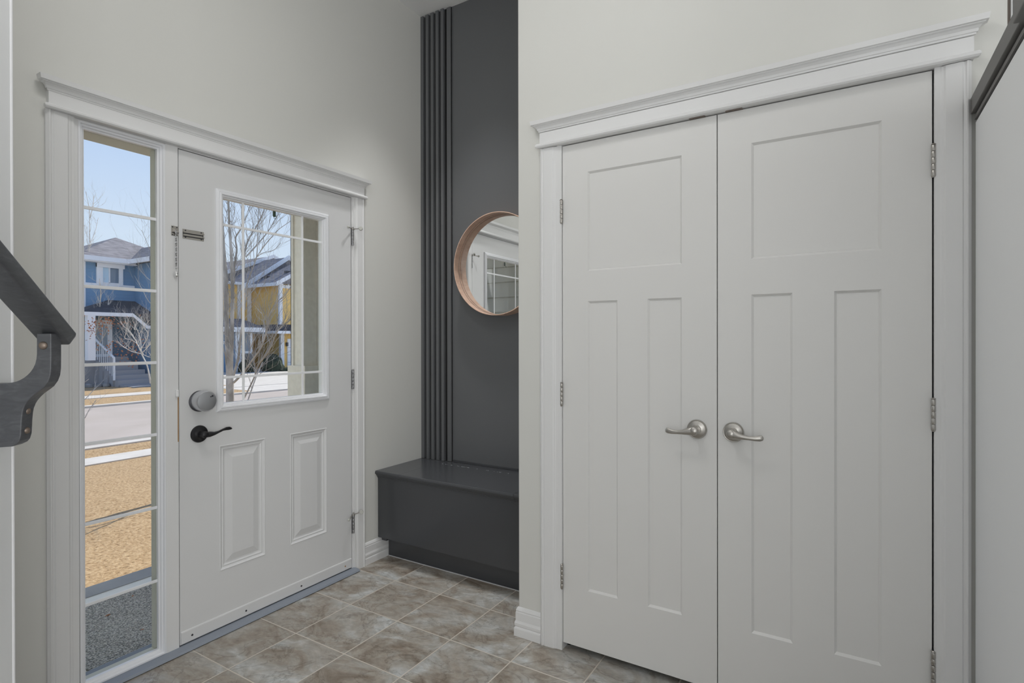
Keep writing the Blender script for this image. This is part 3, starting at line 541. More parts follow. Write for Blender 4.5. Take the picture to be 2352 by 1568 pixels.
BARE_SHRUB=[[(-23.62,9.38,-0.61,0.0352),(-23.75,9.3,0.15,0.0259),(-23.96,9.17,0.68,0.0235)],[(-23.96,9.17,0.68,0.0188),(-24.46,9.05,0.76,0.0154),(-24.88,8.98,0.91,0.0131),(-25.25,8.94,1.06,0.0108),(-25.55,8.94,1.23,0.0073)],[(-23.88,9.22,0.63,0.0188),(-24.15,9.09,1.1,0.0153),(-24.42,8.95,1.29,0.0141),(-24.67,8.84,1.35,0.0118),(-24.65,8.88,1.58,0.0094)],[(-23.96,9.17,0.68,0.0164),(-24.33,9.12,1.25,0.0142),(-24.72,9.05,1.67,0.0119),(-25.1,8.99,1.87,0.0095),(-25.42,8.98,2.11,0.0072)],[(-23.96,9.17,0.68,0.0188),(-24.15,9.21,1.29,0.0154),(-24.42,9.21,1.73,0.0119),(-24.68,9.21,1.77,0.0107),(-24.67,9.38,2.32,0.0072)],[(-23.96,9.17,0.91,0.0176),(-23.72,9.33,1.48,0.0141),(-23.89,9.23,1.86,0.0117),(-23.97,9.18,2.31,0.0071)],[(-23.96,9.17,0.68,0.0164),(-23.56,9.34,1.1,0.0141),(-23.25,9.45,1.48,0.0117)],[(-24.17,9.04,1.25,0.0129),(-24.42,8.95,1.57,0.0094),(-24.6,8.9,1.86,0.0082),(-24.56,8.98,2.34,0.0059)],[(-23.96,9.17,0.68,0.0164),(-23.58,9.34,0.53,0.0141),(-23.28,9.46,0.63,0.0117)],[(-24.01,9.14,0.91,0.0129),(-23.43,9.19,1.01,0.0116),(-22.99,9.15,1.38,0.0069)],[(-24.07,9.1,1.48,0.0117),(-23.63,9.2,1.95,0.0094),(-23.32,9.21,2.13,0.0069)]]
SAPLING=[[(-16.47,3.79,-1.11,0.0367),(-16.39,3.84,-0.56,0.0294),(-16.26,3.92,0.05,0.0245)],[(-16.36,3.86,-0.5,0.0196),(-16.18,4.1,-0.45,0.0123),(-16.04,4.31,-0.15,0.0087),(-15.98,4.46,0.03,0.0062)],[(-16.34,3.87,-0.62,0.0171),(-15.87,3.98,-0.93,0.0109),(-15.54,4.01,-0.64,0.0084),(-15.18,4.04,-0.36,0.0059)],[(-16.28,3.91,-0.07,0.0171),(-15.78,3.95,0.07,0.0121),(-15.37,3.94,0.21,0.0071)]]

# ------------------------------------------------------------------ right: landing ledge, newel, door beyond
bm = new(); box(bm, 2.629, -1.360, 1.886, 2.80, -.822, 1.931); box(bm, 2.629, -2.3, 1.886, 2.80, -1.456, 1.931)
lg = empty('landing_ledge', (2.70, -2.0, 1.87)); tag(lg, 'dark grey wooden ledge board capping the low white wall at upper right', 'ledge')
sub('ledge_board', bm, 'ledge_grey', lg, bevel=.0015)
sub('shadow_gap', box(new(), 2.645, -2.3, 1.863, 2.755, -.824, 1.881), 'gap_black', lg)
sub('ledge_strip', box(new(), 2.6375, -2.3, 1.868, 2.66, -.824, 1.879), 'ledge_grey', lg)
nw = empty('newel_post', (2.66, -1.41, 1.87)); tag(nw, 'square grey newel post standing on the landing ledge at the upper right edge', 'post')
bm = new(); box(bm, 2.617, -1.455, 1.882, 2.707, -1.361, 2.90); sub('post_shaft', bm, 'ledge_grey', nw, bevel=.003)
bm = new(); box(bm, 2.608, -1.464, 2.90, 2.716, -1.352, 2.93); sub('post_cap', bm, 'ledge_grey', nw, bevel=.004)
dr = empty('door_4', (3.2, .58, FZ)); struct(dr)
sub('door_slab', box(new(), 2.90, .572, FZ, 3.70, .599, 3.0), 'taupe_panel', dr)
bm = new(); box(bm, 2.80, .560, FZ, 2.925, .599, 3.1); box(bm, 2.973, .556, FZ, 2.985, .574, 3.0); sub('door_trim', bm, 'trim_paint', dr)

# ------------------------------------------------------------------ handrail and its bracket on the stair wall
DN = Vector((-.53064, .60380, -.59484)); PERP = Vector((.39267, -.44682, -.80384)); E1 = Vector((.7888, -2.2671, 1.2625))
hr = empty('stair_handrail', (.9, -2.4, 1.2)); tag(hr, 'dark grey stained wooden stair handrail on a curved wooden bracket at left edge', 'handrail')
def railpt(s, a, b): return E1 - DN*s - NW*a + PERP*b      # s up the rail, a toward the wall, b below the top
sec = [(.006, 0), (.054, 0), (.058, .0015), (.060, .006), (.060, .035), (.056, .039), (.004, .039), (.001, .038), (0, .035), (0, .006), (.0017, .0017)]
bm = new(); rings = []
for s, ins in ((0, .008), (.003, .003), (.009, 0), (1.5, 0)):
    rings.append([railpt(s + (.006 if b > .02 else 0)*(1 if s < .02 else 0), .030+(a-.030)*(1-ins/.030), .0195+(b-.0195)*(1-ins/.0195)) for a, b in sec])
loft(bm, rings); sub('rail', bm, 'rail_stain', hr, bevel=.0016, smooth=True)
prof = [(.1084, 1.2640), (.1372, 1.2640), (.1372, 1.2147), (.1368, 1.1850), (.1351, 1.1702), (.1306, 1.1570), (.1230, 1.1455), (.1144, 1.1382), (.1050, 1.1310), (.0966, 1.1224), (.0900, 1.1140), (.0859, 1.1066), (.0822, 1.0966), (.0805, 1.0866), (.0790, 1.0700), (.0786, 1.0585), (.0777, 1.0405), (.0745, 1.0290), (.0697, 1.0227), (.0591, 1.0172), (.0363, 1.0162), (.0, 1.0165),
        (.0, 1.1547), (.0368, 1.1545), (.0500, 1.1550), (.0596, 1.1566), (.0685, 1.1590), (.0755, 1.1622), (.0830, 1.1670), (.0897, 1.1728), (.0960, 1.1800), (.1010, 1.1880), (.1050, 1.1975), (.1073, 1.2080), (.1084, 1.2200)]
QD = -2.30611 - .002
def brk(p, z, d): v = NW*(PW+p) + DH*(QD+d); return Vector((v.x, v.y, z))
bk = sub('bracket', prism(new(), prof, brk, 0, .036), 'rail_stain', hr, bevel=.0022)
def rivet(c, ax, r): sub2 = fin('rivet', lathe(new(), c, ax, [(r, -.002), (r, .001), (r*.85, .0032), (r*.5, .0048), (.0001, .0052)], 22), 'rivet', bk, smooth=True)
rivet(brk(.1215, 1.2375, 0), -DH, .0088); rivet(brk(.0795, 1.0925, .018), NW, .0075); rivet(brk(.0780, 1.0490, .018), NW, .0075)

# ------------------------------------------------------------------ unseen room behind the camera: window frames around the added fill lights
def window_unit(name, x0, z0, x1, z1, face, pos):
    wn = empty(name, ((x0+x1)/2, pos, z0) if face == 'y' else (pos, (x0+x1)/2, z0)); struct(wn); bm = new()
    for a0, b0, a1, b1 in ((x0-.06, z0-.06, x0, z1+.06), (x1, z0-.06, x1+.06, z1+.06), (x0, z0-.06, x1, z0), (x0, z1, x1, z1+.06), ((x0+x1)/2-.02, z0, (x0+x1)/2+.02, z1)):
        if face == 'y': box(bm, a0, pos-.02, b0, a1, pos+.02, b1)
        else: box(bm, pos-.02, a0, b0, pos+.02, a1, b1)
    sub('window_frame', bm, 'trim_paint', wn)
window_unit('window_2', 1.1, .15, 5.5, 2.55, 'y', -6.06); window_unit('window_3', -5.8, .2, -2.8, 2.3, 'x', 5.96)

# ------------------------------------------------------------------ porch
PZ = -.06
struct(fin('porch_deck', box(new(), -.98, -2.2, PZ-.14, -.10, 1.0, PZ-.004), 'white_deck'))
struct(fin('porch_edge', box(new(), -1.115, -2.2, PZ-.16, -.98, 1.0, PZ), 'grey_concrete'))
bm = new(); prism(bm, [(-.870, -1.872), (-.30, -1.872), (-.17, -1.845), (-.17, .95), (-.870, .95)], lambda a, b, d: Vector((a, b, d)), PZ-.004, PZ+.006)
tag(fin('outdoor_mat', bm, 'ribbed_mat'), 'ribbed charcoal grey outdoor carpet lying on the porch floor outside the sidelight', 'mat')
random.seed(7)
def dry_leaf(x, y, a, s):
    bm = new(); pts = [(-1, 0, 0), (-.4, .38, .10), (.3, .42, .18), (1, .05, .05), (.3, -.38, .16), (-.4, -.34, .08)]
    vs = [bm.verts.new((x + s*(p*math.cos(a)-q*math.sin(a)), y + s*(p*math.sin(a)+q*math.cos(a)), PZ+.0075+s*r)) for p, q, r in pts]; c = bm.verts.new((x, y, PZ+.0065))
    for i in range(6): bm.faces.new((vs[i], vs[(i+1) % 6], c))
    return fin('dry_leaf', bm, 'orange_leaf')
for i, (x, y, a, s) in enumerate(((-.47, -1.46, .3, .015), (-.66, -1.62, 1.4, .013), (-.78, -1.46, 2.2, .009), (-.38, -1.60, .9, .009))):
    tag(dry_leaf(x, y, a, s), ('larger orange dry leaf on the porch carpet near the sidelight jamb', 'orange dry leaf on the porch carpet toward its left side', 'tiny dry leaf near the outer edge of the porch carpet', 'tiny dry leaf on the porch carpet closest to the sidelight')[i], 'leaf', 'dry leaves on the porch carpet')
bm = new(); box(bm, -1.16, -2.2, 2.46, -.14, 1.0, 2.62); struct(fin('porch_ceiling', bm, 'stucco_trim'))
bm = new(); box(bm, -3.2, -2.42, -.9, -.14, -2.215, 3.4)
for k in range(28): prism(bm, [(-2.216, -.9+.152*k), (-2.188, -.9+.152*k), (-2.202, -.9+.152*(k+1)-.002), (-2.216, -.9+.152*(k+1)-.002)], lambda a, b, d: Vector((d, a, b)), -3.2, -.14)
struct(fin('wall_outside', bm, 'board_siding'))
bm = new(); box(bm, -.16, -.66, -.9, -.14, 1.0, 2.46); box(bm, -1.7, 1.0, -.9, -.14, 4.2, 3.3); struct(fin('wall_outside_and_shade_wing', bm, 'grey_siding'))  # second box: unseen wing added to keep the sun off the porch
pc = empty('porch_column', (-1.07, -.18, -.2)); tag(pc, 'square beige and white porch column with wider base outside the door glass', 'column')
sub('shaft', box(new(), -1.128, -.250, 1.06, -1.006, -.128, 2.46), 'stucco_trim', pc)
bm = new()
for x0, x1, y0, y1 in ((-.994, -1.006, -.262, -.236), (-.994, -1.006, -.142, -.116), (-1.128, -1.134, -.262, -.236), (-1.128, -1.134, -.142, -.116)): box(bm, x0, y0, 1.06, x1, y1, 2.46)
for x0, x1 in ((-1.134, -1.110), (-1.024, -1.000)): box(bm, x0, -.262, 1.06, x1, -.250, 2.46)
sub('corner_trim', bm, 'stucco_trim', pc)
sub('pedestal', box(new(), -1.165, -.268, PZ, -.972, -.092, 1.066), 'stucco_trim', pc, bevel=.003)

# ------------------------------------------------------------------ garden, street
GZ = -.9
def slab(name, m, x0, x1, y0, y1, z): return struct(fin(name, box(new(), x0, y0, z-.1, x1, y1, z), m))
def lawn(name, x0, x1, y0, y1, z):
    bm = new(); nx, ny = 40, 60; random.seed(3)
    g = [[bm.verts.new((x0+(x1-x0)*i/nx, y0+(y1-y0)*j/ny, z + (random.uniform(-.012, .012) if 0 < i < nx and 0 < j < ny else 0))) for j in range(ny+1)] for i in range(nx+1)]
    for i in range(nx):
        for j in range(ny): bm.faces.new((g[i][j], g[i+1][j], g[i+1][j+1], g[i][j+1]))
    return struct(fin(name, bm, 'dead_grass', smooth=True))
lawn('lawn', -8.80, -1.10, -6, 12, GZ); slab('sidewalk', 'concrete', -9.45, -8.80, -8, 60, GZ+.02); lawn('verge', -10.45, -9.45, -6, 20, GZ)
slab('curb', 'concrete', -10.72, -10.45, -8, 60, GZ+.03)
slab('street', 'street_asphalt', -18.7, -10.72, -12, 70, GZ-.03); slab('curb_far', 'concrete', -19.0, -18.7, -12, 70, GZ+.03)
lawn('verge_far', -21.6, -19.0, -6, 11.4, GZ); slab('sidewalk_far', 'concrete', -22.8, -21.6, -12, 70, GZ+.02); lawn('lawn_far', -33, -22.8, -6, 12.6, GZ)
slab('driveway', 'concrete', -36, -22.8, 12.6, 44, GZ+.005); slab('driveway_apron', 'concrete', -21.6, -19.0, 11.4, 44, GZ+.005)
slab('street_ground', 'dead_grass', -90, -36, -60, 110, GZ-.02)
# dark mulch islands and a stone ring round the far tree
def blob(name, m, cx, cy, rx, ry, z, h, seed, n=22, parent=None):
    random.seed(seed); bm = new(); rings = []
    for k, (rr, hh) in enumerate(((1, 0), (.9, .6), (.55, .95), (.001, 1))):
        rings.append([(cx + rx*rr*math.cos(t)*(1+.1*math.sin(3*t+seed)), cy + ry*rr*math.sin(t)*(1+.1*math.cos(2*t+seed)), z+h*hh*random.uniform(.85, 1.1)) for t in [2*PI*i/n for i in range(n)]])
    loft(bm, rings); return fin(name, bm, m, parent, smooth=True)
tag(blob('mulch_bed', 'mulch', -28.2, 10.6, .8, 1.3, GZ, .14, 3), 'dark mulch flower bed at the foot of the blue house steps', 'flower bed')
random.seed(12)
pr_ = empty('stone_border', (-28.2, 8.6, GZ)); tag(pr_, 'low stone border round the bare tree on the lawn across the street', 'stone border')
for i in range(22):
    t = 2*PI*i/22; bm = new(); lathe(bm, (-28.2+.95*math.cos(t), 9.15+1.15*math.sin(t), GZ-.02), (0, 0, 1), [(.14, 0), (.17, .06), (.15, .16), (.06, .2)], 7); sub('stone', bm, 'stone', pr_)
for i, (x, y, r) in enumerate(((-26.7, 12.0, .34), (-26.9, 11.3, .26), (-26.4, 12.6, .26))):
    bm = new(); random.seed(30+i); lathe(bm, (x, y, GZ-.05), (0, 0, 1), [(r, 0), (r*1.1, r*.4), (r*.8, r*.9), (r*.3, r*1.1)], 9)
    for v in bm.verts: v.co += Vector((random.uniform(-.05, .05), random.uniform(-.05, .05), random.uniform(-.04, .04)))
    tag(fin('boulder', bm, 'stone'), ('largest grey boulder on the lawn beside the blue house walk', 'grey boulder at the left end of the row by the blue house walk', 'grey boulder at the right end of the row by the blue house walk')[i], 'boulder', 'boulders on the far lawn')

# ------------------------------------------------------------------ trees
def grow(limbs, m, seed, tw, twl, twr, depth=2, parent=None, droop=.0, upw=.35):
    random.seed(seed); tr = new(); br = new()
    def twig(p, d, L, r, k):
        n_ = 4; pts = [p]; dd = Vector(d)
        for i in range(n_):
            dd = (dd + Vector((random.uniform(-.22, .22), random.uniform(-.22, .22), random.uniform(-.10, .26)))).normalized(); pts.append(pts[-1] + dd*L/n_)
            if k > 0 and random.random() < .75:
                side = Vector((random.uniform(-1, 1), random.uniform(-1, 1), random.uniform(-.2, .8))).normalized(); twig(pts[-1], (dd*.9+side*.7).normalized(), L*random.uniform(.4, .65), r*.6, k-1)
        tube(br, pts, [r*(1-.2*i) for i in range(n_+1)], 4, cap=False)
    for li, l in enumerate(limbs):
        P = [Vector(q[:3]) for q in l]; R = [q[3] for q in l]
        pts, rad = [], []
        for i in range(len(P)-1):
            a, b = P[i], P[i+1]; c = P[i-1] if i else a-(b-a); e_ = P[i+2] if i+2 < len(P) else b+(b-a)
            for k in range(4):
                t = k/4; pts.append(.5*((2*a)+(b-c)*t+(2*c-5*a+4*b-e_)*t*t+(3*a-c-3*b+e_)*t**3)); rad.append(R[i]+(R[i+1]-R[i])*t)
        pts.append(P[-1]); rad.append(R[-1])
        tube(tr if li == 0 else br, pts, rad, 12 if li == 0 else 7)
        if li == 0: continue
        for i in range(2, len(pts)-1):
            if random.random() < tw:
                d = (pts[i+1]-pts[i]).normalized(); s = Vector((random.uniform(-1, 1), random.uniform(-1, 1), random.uniform(-.1, 1))).normalized()
                twig(pts[i], (d*.8+s*.8+Vector((0, 0, upw*.5))).normalized(), twl*random.uniform(.5, 1.2), min(rad[i]*.5, twr), depth)
    return tr, br
def tree(name, limbs, m, label, seed, tw, twl, twr, depth=2, mb=None):
    q = limbs[0][0]; t = empty(name, q[:3]); tag(t, label, 'tree'); a, b = grow(limbs, m, seed, tw, twl, twr, depth)
    sub('trunk', a, m, t, smooth=True, recalc=False); o = sub('branches', b, mb or m, t, smooth=True, recalc=False); return t
tree('bare_tree', STREET_TREE, 'bark', 'large leafless grey tree with many stems right outside the door glass', 5, .62, .60, .0045, 2)
far = tree('bare_tree', FAR_TREE, 'pale_bark', 'slender leafless tree in a stone ring in front of the blue house', 8, .75, .75, .009, 2)
tree('bare_tree', BARE_SHRUB, 'pale_bark', 'low spreading leafless tree at the right side of the blue house steps', 9, .85, .60, .010, 2)
tree('bare_tree', SAPLING, 'bark', 'thin bare sapling twigs reaching over the street at the left of the sidelight', 11, .4, .5, .005, 1)
bm = new(); random.seed(2)
for cx, cy, cz, n_, sx in ((-26.6, 8.9, 2.05, 150, .55), (-26.6, 8.3, 1.7, 50, .3), (-26.4, 9.6, .75, 40, .3), (-26.4, 9.9, 1.2, 30, .25), (-26.3, 9.1, 1.0, 50, .35), (-26.4, 10.0, .35, 30, .2)):
    for i in range(n_):
        p = Vector((cx+random.gauss(0, .35), cy+random.gauss(0, sx), cz+random.gauss(0, .18))); u = Vector((random.uniform(-1, 1), random.uniform(-1, 1), random.uniform(-1, 1))).normalized(); v = u.orthogonal().normalized(); s = random.uniform(.03, .06)
        try: bm.faces.new([bm.verts.new(p+u*s), bm.verts.new(p+v*s*.6), bm.verts.new(p-u*s), bm.verts.new(p-v*s*.6)])
        except ValueError: pass
lf = sub('dry_leaves', bm, 'orange_leaf', far, recalc=False); lf['kind'] = 'stuff'; lf['label'] = 'clusters of orange dry leaves'

# ------------------------------------------------------------------ houses
def hip(bm, x0, x1, y0, y1, z, apex1, apex2=None, th=.16):
    """hip roof over a rectangle with eave height z, ridge from apex1 to apex2"""
    a2 = apex2 or apex1; e = [bm.verts.new(p) for p in ((x0, y0, z), (x1, y0, z), (x1, y1, z), (x0, y1, z))]; A = bm.verts.new(apex1)
    if a2 == apex1:
        for i in range(4): bm.faces.new((e[i], e[(i+1) % 4], A))
    else:
        B = bm.verts.new(a2); bm.faces.new((e[0], e[1], A)); bm.faces.new((e[1], e[2], B, A)); bm.faces.new((e[2], e[3], B)); bm.faces.new((e[3], e[0], A, B))
    bm.faces.new(e[::-1]); return bm
bh = empty('blue_house', (-32, 12, GZ)); tag(bh, 'two-storey blue sided house with grey hip roof across the street', 'house')
bm = new(); box(bm, -38, 8.9, GZ, -29, 14.1, 5.15); box(bm, -37, 11.16, GZ, -26.9, 14.1, 5.15); sub('wall', bm, 'blue_siding', bh)
bm = new(); hip(bm, -38.5, -28.55, 8.45, 14.5, 5.30, (-33.5, 12.2, 7.15)); sub('roof', bm, 'shingle', bh)
bm = new(); hip(bm, -33, -26.45, 10.75, 14.5, 5.30, (-31.6, 12.7, 6.45), (-29.0, 12.7, 6.45)); sub('roof', bm, 'shingle', bh)
bm = new(); box(bm, -28.60, 8.40, 5.10, -28.48, 11.0, 5.32); box(bm, -38.5, 8.40, 5.10, -28.48, 8.52, 5.32); box(bm, -28.6, 10.68, 5.10, -26.38, 10.80, 5.32); box(bm, -26.45, 10.68, 5.10, -26.33, 14.5, 5.32)
box(bm, -29.0, 8.5, 5.05, -28.55, 11.1, 5.10); sub('eave', bm, 'house_trim', bh)
bm = new(); box(bm, -29.02, 8.86, GZ, -28.96, 9.02, 5.1); box(bm, -29.0, 8.9, 3.93, -28.93, 11.14, 4.05); sub('corner_board', bm, 'house_trim', bh)
wf = sub('window', (lambda b: (box(b, -29.0, 9.46, 3.98, -28.9, 9.72, 5.03), box(b, -29.0, 10.42, 3.98, -28.9, 10.6, 5.03), box(b, -29.0, 9.46, 4.85, -28.86, 10.66, 5.05), box(b, -29.0, 9.72, 4.04, -28.92, 10.42, 4.12), box(b, -29.0, 9.98, 4.1, -28.92, 10.04, 4.86), b)[-1])(new()), 'house_trim', bh)
fin('pane', box(new(), -28.99, 9.72, 4.1, -28.96, 9.98, 4.86), 'curtain_white', wf); fin('pane', box(new(), -28.99, 10.04, 4.1, -28.96, 10.42, 4.86), 'house_glass', wf)
bm = new(); prism(bm, [(8.3, 2.52), (9.95, 3.26), (11.12, 3.26), (11.12, 2.52)], lambda a, b, d: Vector((d, a, b)), -28.99, -28.93)
v = [bm.verts.new(p) for p in ((-28.95, 9.95, 3.26), (-28.95, 11.15, 3.26), (-27.3, 10.5, 2.56), (-27.3, 8.2, 2.56), (-28.95, 8.2, 2.56), (-27.3, 11.15, 1.95), (-26.0, 12.4, 1.95), (-26.9, 12.4, 2.7))]
bm.faces.new((v[0], v[1], v[2], v[3])); bm.faces.new((v[0], v[3], v[4])); bm.faces.new((v[1], v[7], v[6], v[5], v[2])); sub('porch_roof', bm, 'shingle_dark', bh, recalc=False)
bm = new(); box(bm, -27.34, 8.2, 2.40, -27.24, 10.32, 2.57); prism(bm, [(10.30, 2.57), (10.30, 2.42), (10.92, 1.84), (12.4, 1.84), (12.4, 1.99), (10.96, 1.99)], lambda a, b, d: Vector((d, a, b)), -27.30, -27.22); sub('porch_fascia', bm, 'house_trim', bh)
sub('porch_wall', box(new(), -29.0, 8.92, GZ, -28.9, 11.15, 2.5), 'blue_siding_shaded', bh)
fd = sub('front_door', box(new(), -28.9, 9.25, .45, -28.82, 10.08, 2.26), 'house_trim', bh); fin('pane', box(new(), -28.82, 9.35, .6, -28.80, 9.86, 2.02), 'house_glass', fd); fin('glazing_bar', box(new(), -28.80, 9.62, .6, -28.78, 9.66, 2.02), 'house_trim', fd)
for y in (8.45,): sub('porch_post', box(new(), -27.55, y, .35, -27.25, y+.3, 2.42), 'house_trim', bh)
for i in range(6): sub('step', box(new(), -28.9, 9.15+.06*i, GZ, -28.5+.38*(i+1), 10.6+.14*i, .46-.215*(i+1)+.02), 'step_concrete', bh)
sub('porch_slab', box(new(), -28.9, 8.2, GZ, -28.4, 10.6, .46), 'step_concrete', bh)
bm = new(); tube(bm, [(-28.4, 9.2, 1.32), (-26.9, 9.35, .45)], .05, 6); tube(bm, [(-26.9, 9.35, .45), (-26.9, 9.35, -.6)], .05, 6)
for i in range(9): t = i/9; tube(bm, [(-28.4+1.5*t, 9.2+.15*t, 1.3-.87*t), (-28.4+1.5*t, 9.2+.15*t, .45-.95*t)], .014, 5)
sub('stair_railing', bm, 'house_trim', bh)
bm = new(); box(bm, -26.92, 11.9, 1.1, -26.85, 14.5, 1.75); sub('side_window', bm, 'house_trim', bh)
tag(blob('dark_shrub', 'evergreen', -25.9, 11.65, .35, .3, GZ, 1.5, 5), 'small dark evergreen shrub at the right end of the blue house wall', 'shrub')
slab('walkway', 'step_concrete', -28.3, -25.6, 9.6, 12.6, GZ+.03)
slab('walk_edge', 'house_trim', -25.6, -25.5, 10.8, 12.6, GZ+.06)

yh = empty('yellow_house', (-35, 27, GZ)); tag(yh, 'yellow sided house with grey gabled roofs and white trim seen through the door glass', 'house')
def gable(bm, x0, x1, y0, y1, z, zr, yr=None):
    yr = yr if yr is not None else (y0+y1)/2; a = [bm.verts.new(p) for p in ((x1, y0, z), (x0, y0, z), (x0, yr, zr), (x1, yr, zr), (x0, y1, z), (x1, y1, z))]
    bm.faces.new((a[0], a[3], a[2], a[1])); bm.faces.new((a[3], a[5], a[4], a[2])); bm.faces.new((a[0], a[5], a[3])); bm.faces.new((a[1], a[2], a[4])); bm.faces.new((a[0], a[1], a[4], a[5])); return bm
def rake(name, x, y0, z0, y1, z1, h, d, par, m='house_trim'): return sub(name, prism(new(), [(y0, z0), (y1, z1), (y1, z1-h), (y0, z0-h)], lambda a, b, q: Vector((q, a, b)), x, x+d), m, par)
sub('wall', box(new(), -37, 22.85, 2.42, -33.5, 30, 5.42), 'yellow_siding', yh); sub('lower_wall', box(new(), -37, 22.97, GZ, -33.55, 30, 2.42), 'yellow_siding', yh)
sub('rear_wall', box(new(), -46, 20.4, GZ, -37, 31, 5.5), 'yellow_siding', yh)
for x0, y0, x1, y1, z0, z1 in ((-33.65, 22.80, -33.46, 23.05, 2.42, 5.4), (-37.1, 22.50, -36.9, 22.80, 2.5, 5.5), (-33.7, 22.9, -33.48, 23.2, GZ, 1.8), (-33.5, 24.0, -33.44, 24.25, 2.42, 5.4), (-37.0, 21.7, -36.9, 21.95, 2.6, 5.5)): sub('corner_board', box(new(), x0, y0, z0, x1, y1, z1), 'house_trim', yh)
sub('roof', gable(new(), -37, -33.1, 22.35, 29.45, 5.42, 7.42), 'shingle', yh)
sub('eave', box(new(), -37, 22.22, 5.22, -33.05, 22.36, 5.46), 'house_trim', yh); sub('soffit', box(new(), -37, 22.36, 5.34, -33.1, 22.86, 5.41), 'house_trim', yh); sub('frieze', box(new(), -33.5, 22.85, 5.12, -33.44, 29.0, 5.36), 'house_trim', yh)
rake('rake_board', -33.1, 22.25, 5.50, 25.9, 7.55, .30, .1, yh); rake('rake_board', -33.1, 29.55, 5.50, 25.9, 7.55, .30, .1, yh)
sub('gable_wall', prism(new(), [(22.6, 5.42), (25.9, 7.3), (29.2, 5.42)], lambda a, b, d: Vector((d, a, b)), -33.5, -33.45), 'shingle_dark', yh)
for k in range(4): sub('gable_batten', box(new(), -33.45, 23.45+.62*k, 5.36, -33.40, 23.58+.62*k, 5.75+.35*k), 'house_trim', yh)
sub('roof', gable(new(), -46, -36.7, 21.9, 30.0, 5.50, 8.02, 25.93), 'shingle', yh)
rake('rake_board', -36.7, 21.8, 5.36, 25.93, 8.16, .36, .12, yh); rake('rake_board', -36.7, 30.1, 5.36, 25.93, 8.16, .36, .12, yh)
sub('gable_wall', prism(new(), [(22.4, 5.45), (25.93, 7.7), (29.5, 5.45)], lambda a, b, d: Vector((d, a, b)), -37, -36.95), 'house_glass', yh)
for k in range(6): sub('gable_batten', box(new(), -36.95, 22.95+.55*k, 5.4, -36.88, 23.10+.55*k, 5.85+.355*k), 'house_trim', yh)
sub('eave', box(new(), -46, 20.2, 5.42, -36.6, 21.95, 5.62), 'house_trim', yh)
sub('roof', gable(new(), -60, -40, 20.2, 33.5, 5.7, 8.50, 26.85), 'shingle', yh); rake('rake_board', -40, 20.1, 5.72, 26.85, 8.62, .3, .12, yh); rake('rake_board', -40, 33.6, 5.72, 26.85, 8.62, .3, .12, yh)
for x0, y0, z0 in ((-36.2, 23.4, 5.95), (-34.6, 24.0, 6.3), (-39.5, 23.9, 6.7), (-41.5, 23.0, 6.2)): sub('roof_vent', box(new(), x0, y0, z0, x0+.32, y0+.34, z0+.26), 'dark_steel', yh)
bm = new(); v = [bm.verts.new(p) for p in ((-32.7, 22.1, 1.92), (-32.7, 30, 1.92), (-33.5, 30, 2.44), (-33.5, 22.85, 2.44), (-37, 22.1, 1.92), (-37, 22.85, 2.44))]
bm.faces.new((v[0], v[1], v[2], v[3])); bm.faces.new((v[0], v[3], v[5], v[4])); sub('lower_roof', bm, 'shingle_dark', yh, recalc=False)
bm = new(); loft(bm, [[(x, y, z) for z, x, y in ((1.74, -32.7+o, 22.1-o), (1.94, -32.7+o, 22.1-o))] + [(x, y, z) for z, x, y in ((1.94, -32.7+o, 30), (1.74, -32.7+o, 30))] for o in (0, .08)]); sub('gutter', bm, 'house_trim', yh)
sub('gutter', box(new(), -37, 22.02, 1.74, -32.7, 22.10, 1.94), 'house_trim', yh)
gd = sub('garage_door', box(new(), -33.55, 23.47, GZ, -33.48, 26.2, 1.37), 'house_trim', yh)
for k in range(3): sub('garage_panel_line', box(new(), -33.48, 23.5, -.4+.55*k, -33.475, 26.1, -.37+.55*k), 'grey_concrete', gd)
sub('wall_lamp', box(new(), -33.48, 23.33, .82, -33.35, 23.45, 1.10), 'dark_steel', yh)
def bush(cx, cy, rx, ry, h, seed, label):
    random.seed(seed); bm = new(); nn, mm_ = 20, 9; rings = []
    for k in range(mm_):
        t = k/(mm_-1)*PI*.5; rings.append([(cx+rx*math.cos(t)*math.cos(a)*random.uniform(.82, 1.15), cy+ry*math.cos(t)*math.sin(a)*random.uniform(.82, 1.15), GZ+h*math.sin(t)**.8*random.uniform(.9, 1.1)) for a in [2*PI*i/nn for i in range(nn)]])
    loft(bm, rings); tag(fin('dark_shrub', bm, 'evergreen'), label, 'shrub')
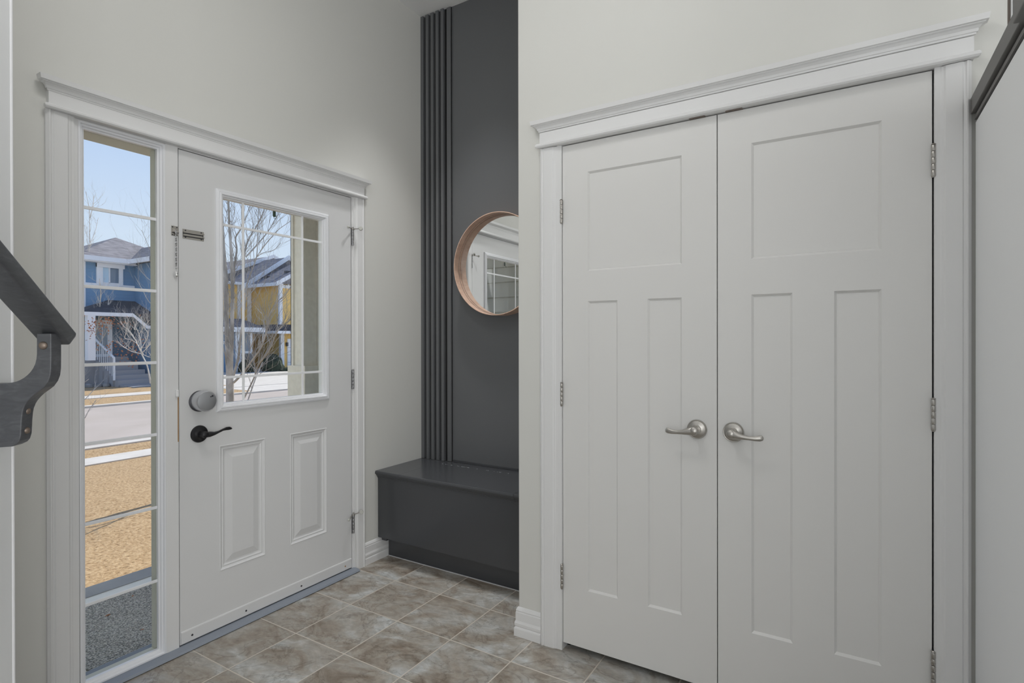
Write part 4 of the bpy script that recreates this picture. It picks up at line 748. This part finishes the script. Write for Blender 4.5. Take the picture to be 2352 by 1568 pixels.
bush(-32.3, 21.35, .75, .75, 1.15, 9, 'broad dark evergreen shrub beside the yellow house wall'); bush(-31.4, 22.6, .35, 1.2, .32, 14, 'low dark ground-hugging shrub below the yellow house corner post')
bush(-32.6, 19.6, .5, .5, .8, 17, 'dark shrub in front of the garage stone base behind the big tree trunk')

gh = empty('garage', (-36, 19.5, GZ)); tag(gh, 'garage front with white fascia, window and stone base behind the big bare tree', 'house')
sub('wall', box(new(), -38, 17.6, GZ, -34, 20.9, 1.8), 'blue_siding', gh)
bm = new(); v = [bm.verts.new(p) for p in ((-33.4, 17.4, 2.12), (-33.4, 21.6, 2.12), (-36.2, 21.6, 2.85), (-36.2, 17.4, 2.85), (-38.5, 21.6, 2.12), (-38.5, 17.4, 2.12))]
bm.faces.new((v[0], v[1], v[2], v[3])); bm.faces.new((v[3], v[2], v[4], v[5])); bm.faces.new((v[0], v[3], v[5])); bm.faces.new((v[1], v[4], v[2])); bm.faces.new((v[0], v[5], v[4], v[1])); sub('roof', bm, 'shingle', gh)
sub('fascia', box(new(), -33.45, 17.35, 1.84, -33.32, 21.65, 2.16), 'house_trim', gh); sub('window_sill', box(new(), -34, 20.15, .34, -33.85, 20.85, .50), 'house_trim', gh); sub('window_frame', box(new(), -34, 20.72, .5, -33.88, 20.9, 1.8), 'house_trim', gh)
sub('post', box(new(), -33.98, 19.52, GZ, -33.7, 19.95, 1.84), 'house_trim', gh); sub('garage_window', box(new(), -34, 19.95, .5, -33.95, 20.72, 1.79), 'house_glass', gh); sub('stone_base', box(new(), -34, 19.95, GZ, -33.8, 20.9, .31), 'stone', gh)
sub('garage_door', box(new(), -34, 18.2, GZ, -33.93, 19.10, 1.0), 'blue_siding', gh); sub('door_header', box(new(), -34, 17.9, 1.0, -33.9, 19.3, 1.2), 'house_trim', gh)
sub('upper_wall', box(new(), -44, 16.8, 1.8, -38.6, 19.9, 6.7), 'house_trim', gh); sub('upper_roof', gable(new(), -44.4, -38.3, 16.4, 20.2, 6.7, 7.9), 'shingle', gh)
